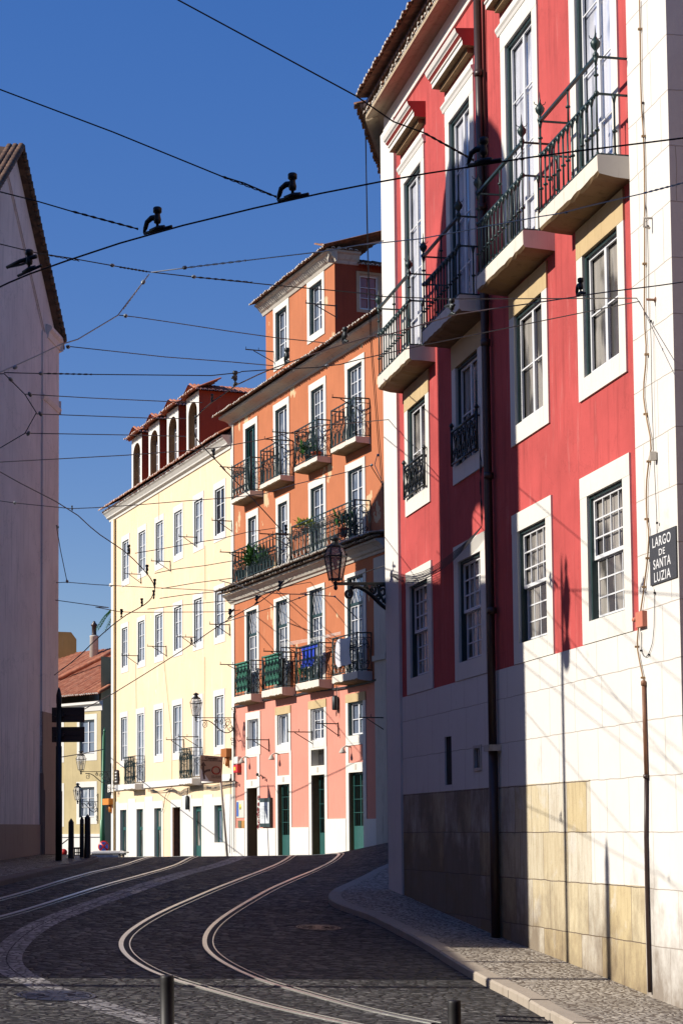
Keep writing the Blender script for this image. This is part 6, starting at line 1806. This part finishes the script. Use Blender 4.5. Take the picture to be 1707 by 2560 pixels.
W([('D4', 20, 1100), ('D4', 180, 1104), ('D4', 420, 1108), ('D4', 920, 1113), ('D4', 1045, 1100), ('E5', 190, 1215), ('E5', 500, 1195), ('E5', 850, 1180), ('E5', 930, 1166), ('E5', 1040, 1155), ('B', 0, 385), ('B', 300, 318), ('B', 850, 205), ('B', 1170, 140), ('B', 1400, 95)], 18, 30, 2.4, 'long span wire running level then rising to the hook on the white pilaster', ins=[('D4', 180, 1104, 20), ('E5', 930, 1166, 34), ('B', 1172, 140, 14), ('B', 1418, 96, 24)], twist=[('D4', 200, 1104, 400, 1108)])
W([('N', 488, 1048), ('N', 512, 1018), ('Y1', 1460, 150), ('E5', 130, 1340), ('E5', 400, 1210), ('E5', 700, 1100), ('E5', 1000, 1000), ('E5', 1370, 890), ('B', 80, 282), ('B', 400, 185), ('B', 500, 160), ('B', 1010, 88), ('B', 1130, 66), ('B', 1568, 12), ('N', 1780, 690)], 40, 14, 3.0, 'brown contact wire climbing right past the orange eaves and red windows', mat='cablecopper', clamps=[('D4', 1025, 1155, 42, 0, 0), ('E5', 585, 1145, 46, 1, 0), ('E5', 1090, 965, 46, 1, 0), ('B', 445, 172, 50, 0, 0), ('B', 1070, 72, 50, 1, 0), ('Y1', 1180, 345, 24, 1, 0)])
W([('N', 488, 1048), ('N', 486, 1080), ('N', 492, 1100), ('Y1', 1200, 920), ('Y1', 1330, 1050), ('E6', 0, 225), ('E6', 100, 320), ('E6', 340, 570), ('E6', 560, 815), ('E6', 620, 900)], 41, 62, 2.6, 'contact wire looping down over the yellow cornice to the orange balconies', mat='cablecopper', clamps=[('Y1', 1195, 915, 28, 0, 0), ('Y1', 1015, 560, 22, 1, 0), ('E6', 575, 815, 26, 0, 1)])
W([('N', -20, 935), ('D4', 20, 1105), ('D4', 60, 1145), ('D4', 110, 1195), ('D4', 160, 1275), ('D4', 110, 1365), ('D4', 0, 1430), ('N', -30, 1138)], 18, 19, 2.4, 'zigzag pull-off wire at the left edge over the pink church', ins=[('D4', 48, 1130, 20), ('D4', 132, 1195, 20), ('D4', 178, 1280, 20), ('D4', 125, 1365, 20)])
W([('D4', 110, 1194), ('D4', 400, 1211), ('D4', 730, 1226), ('D4', 880, 1231)], 18.5, 41, 2.1, 'first of three thin parallel wires from the left zigzag, highest one')
W([('D4', 160, 1280), ('D4', 560, 1295), ('D4', 700, 1300), ('D4', 810, 1300)], 18.5, 41, 2.1, 'middle of the three thin parallel wires from the left zigzag')
W([('D4', 110, 1364), ('D4', 560, 1372), ('D4', 810, 1378)], 18.5, 41, 2.1, 'lowest of the three thin parallel wires from the left zigzag')
W([('N', -30, 1156), ('D4', 0, 1490), ('D4', 550, 1460), ('D4', 870, 1436), ('D4', 940, 1428), ('E5', 380, 1806), ('E5', 860, 1690), ('E5', 1490, 1632)], 20, 46.5, 2.1, 'span wire ending at the white quoin of the red house above the lantern', ins=[('E5', 1480, 1632, 26)])
W([('N', -30, 1155), ('D', 0, 1085), ('D', 165, 1170), ('Y1', 0, 1662), ('Y1', 170, 1775), ('Y1', 330, 1885), ('Y1', 530, 2092), ('Y1', 600, 2210), ('Y1', 590, 2300), ('Y2', 500, 5), ('Y2', 480, 60), ('Y2', 410, 120), ('Y2', 220, 222), ('Y2', 0, 412), ('L', 650, 490), ('L', 460, 630)], 22, 66, 2.4, 'contact wire sweeping in from the left and curving back across the yellow front', mat='cablecopper', clamps=[('D', 166, 1172, 14, 1, 1), ('Y1', 335, 1885, 27, 1, 1), ('Y1', 520, 2088, 27, 1, 1), ('Y1', 598, 2225, 25, 1, 1), ('Y1', 588, 2335, 24, 1, 1), ('Y2', 398, 125, 24, 1, 1), ('Y2', 222, 218, 24, 0, 1)])
W([('Y1', 400, 1878), ('Y1', 600, 1845), ('Y1', 1110, 1755), ('E6', 0, 862), ('E6', 250, 800), ('E6', 500, 765)], 50, 76, 1.8, 'thin wire from the topmost curved clamp to the orange balcony')
W([('Y1', 600, 2082), ('Y1', 800, 2040), ('Y1', 1110, 2003), ('Y1', 1390, 1955), ('E6', 130, 1070)], 52, 82, 1.8, 'thin wire from the second curved clamp over the yellow wall')
W([('Y1', 670, 2236), ('Y1', 1000, 2180), ('Y1', 1390, 2130)], 53, 82, 1.8, 'thin wire from the third curved clamp over the yellow wall')
W([('Y1', 650, 2336), ('Y1', 900, 2300), ('Y1', 1200, 2270), ('Q', 300, 780)], 54, 82, 1.8, 'thin wire from the fourth curved clamp over the yellow wall')
W([('Y2', 450, 148), ('Y2', 680, 120), ('Y2', 1000, 88), ('Y2', 1245, 68), ('Q', 700, 900), ('Q', 1105, 830)], 56, 80, 1.7, 'thin wire from the fifth curved clamp towards the tile ledge')
W([('N', -20, 1250), ('D', 0, 1150), ('D', 35, 1155), ('D', 165, 1168), ('Y1', 0, 1416), ('Y1', 400, 1390), ('Y1', 900, 1348), ('Y1', 1365, 1315), ('E6', 380, 470), ('E6', 640, 390), ('E6', 1100, 280), ('E6', 1310, 222), ('E6', 1440, 430)], 24, 66, 1.9, 'very long thin wire from the left edge across both cornices', ins=[('D', 35, 1155, 9), ('E6', 1320, 218, 30)])
W([('D', 130, 1206), ('D', 140, 1265), ('D', 155, 1337)], 40, 42, 1.8, 'short slack wire hanging beside the pink church corner', ins=[('D', 133, 1210, 8), ('D', 155, 1335, 8)])
W([('D', 130, 1338), ('D', 155, 1337), ('Y1', 0, 2196), ('Y1', 600, 2228), ('Y1', 1200, 2255)], 40, 82, 1.7, 'thin wire at mid height from the pink church to the yellow front')
W([('D', 128, 1378), ('D', 250, 1395), ('Y2', 0, 130), ('Y2', 200, 170), ('Y2', 330, 176), ('Y2', 1130, 171), ('Y2', 1245, 155)], 60, 84, 1.8, 'thin wire level with the second row of yellow windows', ins=[('Y2', 1150, 176, 16)])
W([('L', 705, 920), ('L', 1008, 755), ('Y2', 130, 890), ('Y2', 500, 662), ('Y2', 830, 452), ('Y2', 1030, 312), ('Y2', 1245, 178), ('E6', 320, 1430), ('E6', 500, 1300), ('E6', 630, 1205)], 84, 60, 2.2, 'contact wire rising diagonally over the lower yellow windows', mat='cablecopper', clamps=[('Y2', 1160, 222, 26, 0, 1), ('E6', 320, 1425, 24, 0, 1), ('E6', 520, 1305, 26, 0, 1), ('Y2', 825, 445, 16, 1, 1)])
W([('E6', 0, 1225), ('E6', 400, 1330), ('E6', 600, 1342), ('E6', 750, 1345), ('E6', 1000, 1363), ('E6', 1080, 1440), ('E6', 1200, 1560)], 78, 60, 2.2, 'slack twisted wire above the lozenge-topped doors', ins=[('E6', 745, 1345, 24), ('E6', 1000, 1364, 22)])
W([('E6', 0, 1600), ('E6', 560, 1425), ('E6', 690, 1376), ('E6', 900, 1300), ('E6', 1000, 1262), ('E6', 1280, 1145), ('LP', 1310, 770)], 78, 50, 2.0, 'twisted wire from the yellow front up behind the big lantern', mat='cable', ins=[('E6', 560, 1425, 28), ('E6', 690, 1376, 22)], twist=[('E6', 700, 1340, 900, 1298)])
W([('E6', 1370, 130), ('E6', 1345, 215), ('E6', 1440, 430), ('E6', 1450, 440)], 62, 48, 1.8, 'short kinked wire with insulators beside the white quoin', ins=[('E6', 1375, 132, 30)])
W([('B', 1400, 60), ('B', 1420, 95), ('B', 1540, 350), ('B', 1568, 395), ('N', 1720, 920)], 29.8, 29, 1.8, 'stay wire falling right from the hook on the white pilaster')
W([('L', 455, 1330), ('L', 700, 1290), ('L', 870, 1255)], 70, 111.5, 2.2, 'thin wire from the direction post to the green pole')
# hooks on the pilaster
mb = MB(); c = F_ = RED.P(*RED.uz('B', 1420, 96, .1), .1); mb.lathe(c - RED.n * .1, [(.05, 0), (.05, .06), (.02, .08), (.02, .2)], 8, axis=RED.n); mb.build('wall_hook', M['pipered'], None, 'rusty iron hook on the white pilaster where wires end', 'hook')
mb = MB(); c = RED.P(*RED.uz('A', 1405, 1060, .1), .1); mb.tube([c - RED.n * .1, c + RED.n * .1, c + RED.n * .1 - Vector((0, 0, .14)), c - Vector((0, 0, .16))], .02, 5); mb.build('wall_hook', M['greydirt'], None, 'small pale hook high on the white pilaster', 'hook')

# ================================================================= WHAT STANDS LEFT OF THE PICTURE (casts the shade)
SUNH = Vector((-.975, -.222, 0)).normalized()
mb = MB()
def Rb(x, y): return Vector((x, y, 0))
off1 = empty('church_side_building', Vector((-14, 42, -2)), 'long plain building out of frame at left whose shade covers the street', 'building')
XL = -10.8
ytop = 13.4
mb.add([(XL, 32.7, -3), (XL, 58.0, -3), (XL, 58.0, ytop), (XL, 32.7, ytop), (XL - 9, 32.7, -3), (XL - 9, 58.0, -3), (XL - 9, 58.0, ytop), (XL - 9, 32.7, ytop)],
       [(0, 1, 2, 3), (7, 6, 5, 4), (0, 4, 5, 1), (3, 2, 6, 7), (0, 3, 7, 4), (1, 5, 6, 2)])
mb.build('wall', M['pinkgrey'], off1)
mb = MB(); tw = Fac(0, 0, 0); tw.o = Vector((XL - 1.5, 38.6, 0)); tw.u = Vector((0, -1, 0)); tw.n = Vector((1, 0, 0))
# bell gable with an arched opening: u from far (0) to near (5.2)
BG0, BG1, BT = 0.2, 6.0, 24.0
a0, a1, zs_ = 2.7, 4.05, 15.7
arcn = 10
ar = [((a0 + a1) / 2 - math.cos(math.pi * k / arcn) * (a1 - a0) / 2, zs_ + math.sin(math.pi * k / arcn) * (a1 - a0) / 2) for k in range(arcn + 1)]
for d in (0, -.8):
    tw.quad(mb, [(BG0, ytop - .2, d), (a0, ytop - .2, d), (a0, zs_, d), (BG0, zs_, d)]); tw.quad(mb, [(a1, ytop - .2, d), (BG1, ytop - .2, d), (BG1, zs_, d), (a1, zs_, d)])
    for k in range(arcn):
        x0_, x1_ = BG0 + (BG1 - BG0) * k / arcn, BG0 + (BG1 - BG0) * (k + 1) / arcn
        tw.quad(mb, [(ar[k][0], ar[k][1], d), (ar[k + 1][0], ar[k + 1][1], d), (x1_, BT - 2.2, d), (x0_, BT - 2.2, d)])
    tw.quad(mb, [(BG0, zs_, d), (a0, zs_, d), (BG0, BT - 2.2, d)]); tw.quad(mb, [(a1, zs_, d), (BG1, zs_, d), (BG1, BT - 2.2, d)])
    n = 12
    tp_ = [((BG0 + BG1) / 2 - math.cos(math.pi * k / n) * (BG1 - BG0) / 2 * .92, BT - 2.2 + math.sin(math.pi * k / n) * 2.2) for k in range(n + 1)]
    tw.quad(mb, [(u, z, d) for u, z in tp_])
for k in range(n): tw.quad(mb, [(tp_[k][0], tp_[k][1], 0), (tp_[k + 1][0], tp_[k + 1][1], 0), (tp_[k + 1][0], tp_[k + 1][1], -.8), (tp_[k][0], tp_[k][1], -.8)])
for u in (BG0, BG1, a0, a1): tw.quad(mb, [(u, ytop - .2, 0), (u, BT - 2.2 if u in (BG0, BG1) else zs_, 0), (u, BT - 2.2 if u in (BG0, BG1) else zs_, -.8), (u, ytop - .2, -.8)])
mb.build('bell_gable', M['pinkgrey'], off1)
def block(x0, x1, y0, y1, z1, mat, lab):  # plain unseen box, added to keep sky light off the street
    mb = MB(); mb.add([(x0, y0, -4), (x1, y0, -4), (x1, y1, -4), (x0, y1, -4), (x0, y0, z1), (x1, y0, z1), (x1, y1, z1), (x0, y1, z1)], [(0, 3, 2, 1), (4, 5, 6, 7), (0, 1, 5, 4), (1, 2, 6, 5), (2, 3, 7, 6), (3, 0, 4, 7)])
    mb.build('building', M[mat], None, lab, 'building')  # added unseen block, not a real building
block(8.6, 20, 2, 26.5, 15, 'mauvestone', 'added unseen block at right, nearer than the red house, holding back sky light')
block(-30, 24, -34, -24, 22, 'mauvestone', 'added unseen block behind the viewer, holding back sky light')
block(-30, -12, -20, 14, 18, 'mauvestone', 'added unseen block at left beside the viewer, holding back sky light')
# low wall nearer the camera
mb = MB(); mb.add([(-13.5, 29.7, -3.2), (-8.6, 29.7, -3.2), (-8.6, 34, -3.2), (-13.5, 34, -3.2), (-13.5, 29.7, 4.3), (-8.6, 29.7, 4.3), (-8.6, 34, 4.3), (-13.5, 34, 4.3)], [(0, 1, 2, 3), (4, 7, 6, 5), (0, 4, 5, 1), (1, 5, 6, 2), (2, 6, 7, 3), (3, 7, 4, 0)])
an = mb.build('garden_wall_house', M['pinkgrey'], None, 'low flat roofed annexe out of frame at the left roadside', 'building')
# link between the church and the long building
# two tram poles out of frame at left; their shadows fall on the red wall
def pole(x, y, zt, r, lab, arm=False):
    g = H(x, y); root = empty('tram_pole', Vector((x, y, g)), lab, 'pole', 'tram poles out of frame at left')
    mb = MB(); mb.tube([(x, y, g), (x, y, g + 1.2), (x, y, g + 1.22), (x, y, zt - .4), (x, y, zt)], [r * 1.5, r * 1.4, r, r * .8, r * .1], 10); mb.build('shaft', M['greenpole'], root)
    if arm:
        mb = MB(); c = Vector((x, y - .25, zt - 1.35))
        mb.lathe(c, [(.1, 0), (.22, .5), (.15, .8), (.05, 1.0), (.1, 1.1), (.02, 1.3)], 6); mb.tube([c, c - Vector((0, -.25, .5))], .05, 5)
        mb.lathe(c - Vector((0, 0, .75)), [(.02, 0), (.16, .1), (.2, .35), (.12, .6), (.02, .7)], 8)
        mb.build('lamp', M['iron'], root)
def caster(z, x, y, X):   # point on RED wall seen at pixel -> pole foot at plan X along the sun line
    u, zz = RED.uz(z, x, y); p = RED.P(u, zz, 0); t = (X - p.x) / SUNH.x
    return p.y + SUNH.y * t, zz + TANE * t
TANE = math.tan(math.radians(31))
yy, zt = caster('B', 975, 1330, -8.2); pole(-8.2, yy, zt, .085, 'taller tram pole with a lantern, out of frame at left', True)
yy, zt = caster('C', 1200, 1350, -8.0); pole(-8.0, yy, zt, .13, 'shorter thick tram pole, out of frame at left')

# ================================================================= LIGHT
ELEV = math.radians(31)
sd = Vector((SUNH.x * math.cos(ELEV), SUNH.y * math.cos(ELEV), math.sin(ELEV)))
L = bpy.data.lights.new('sun', 'SUN'); L.energy = 5.0; L.angle = math.radians(.53); L.color = (1.0, .93, .82)
lo = bpy.data.objects.new('sun', L); COL.objects.link(lo)
lo.rotation_euler = sd.to_track_quat('Z', 'Y').to_euler()
w = bpy.data.worlds.new('World'); scn.world = w; w.use_nodes = True
t = w.node_tree; bg = t.nodes['Background']
sk = t.nodes.new('ShaderNodeTexSky'); sk.sky_type = 'NISHITA'; sk.sun_disc = False
sk.sun_elevation = ELEV; sk.sun_rotation = math.atan2(sd.x, sd.y)
sk.altitude = 900; sk.air_density = 1.0; sk.dust_density = .35; sk.ozone_density = 3.2
hsv = t.nodes.new('ShaderNodeHueSaturation'); hsv.inputs['Saturation'].default_value = 1.95; hsv.inputs['Value'].default_value = 2.0
gm = t.nodes.new('ShaderNodeGamma'); gm.inputs[1].default_value = .5; hsv.inputs['Hue'].default_value = .526
t.links.new(sk.outputs[0], gm.inputs[0]); t.links.new(gm.outputs[0], hsv.inputs['Color']); t.links.new(hsv.outputs[0], bg.inputs[0]); bg.inputs[1].default_value = .092
scn.view_settings.view_transform = 'Standard'; scn.view_settings.look = 'None'
scn.view_settings.exposure = .5; scn.view_settings.gamma = 1
scn.cycles.max_bounces = 6

# base colours lowered overall so shade reads deeper against the raised exposure
for m in bpy.data.materials:
    tr = m.node_tree; b = tr.nodes.get('Principled BSDF')
    if not b or 'glass' in m.name or b.inputs['Metallic'].default_value > .5: continue
    ip = b.inputs['Base Color']
    if ip.is_linked:
        src = ip.links[0].from_socket; h = tr.nodes.new('ShaderNodeHueSaturation'); h.inputs['Value'].default_value = .76; h.inputs['Saturation'].default_value = 1.03
        tr.links.new(src, h.inputs['Color']); tr.links.new(h.outputs[0], ip)
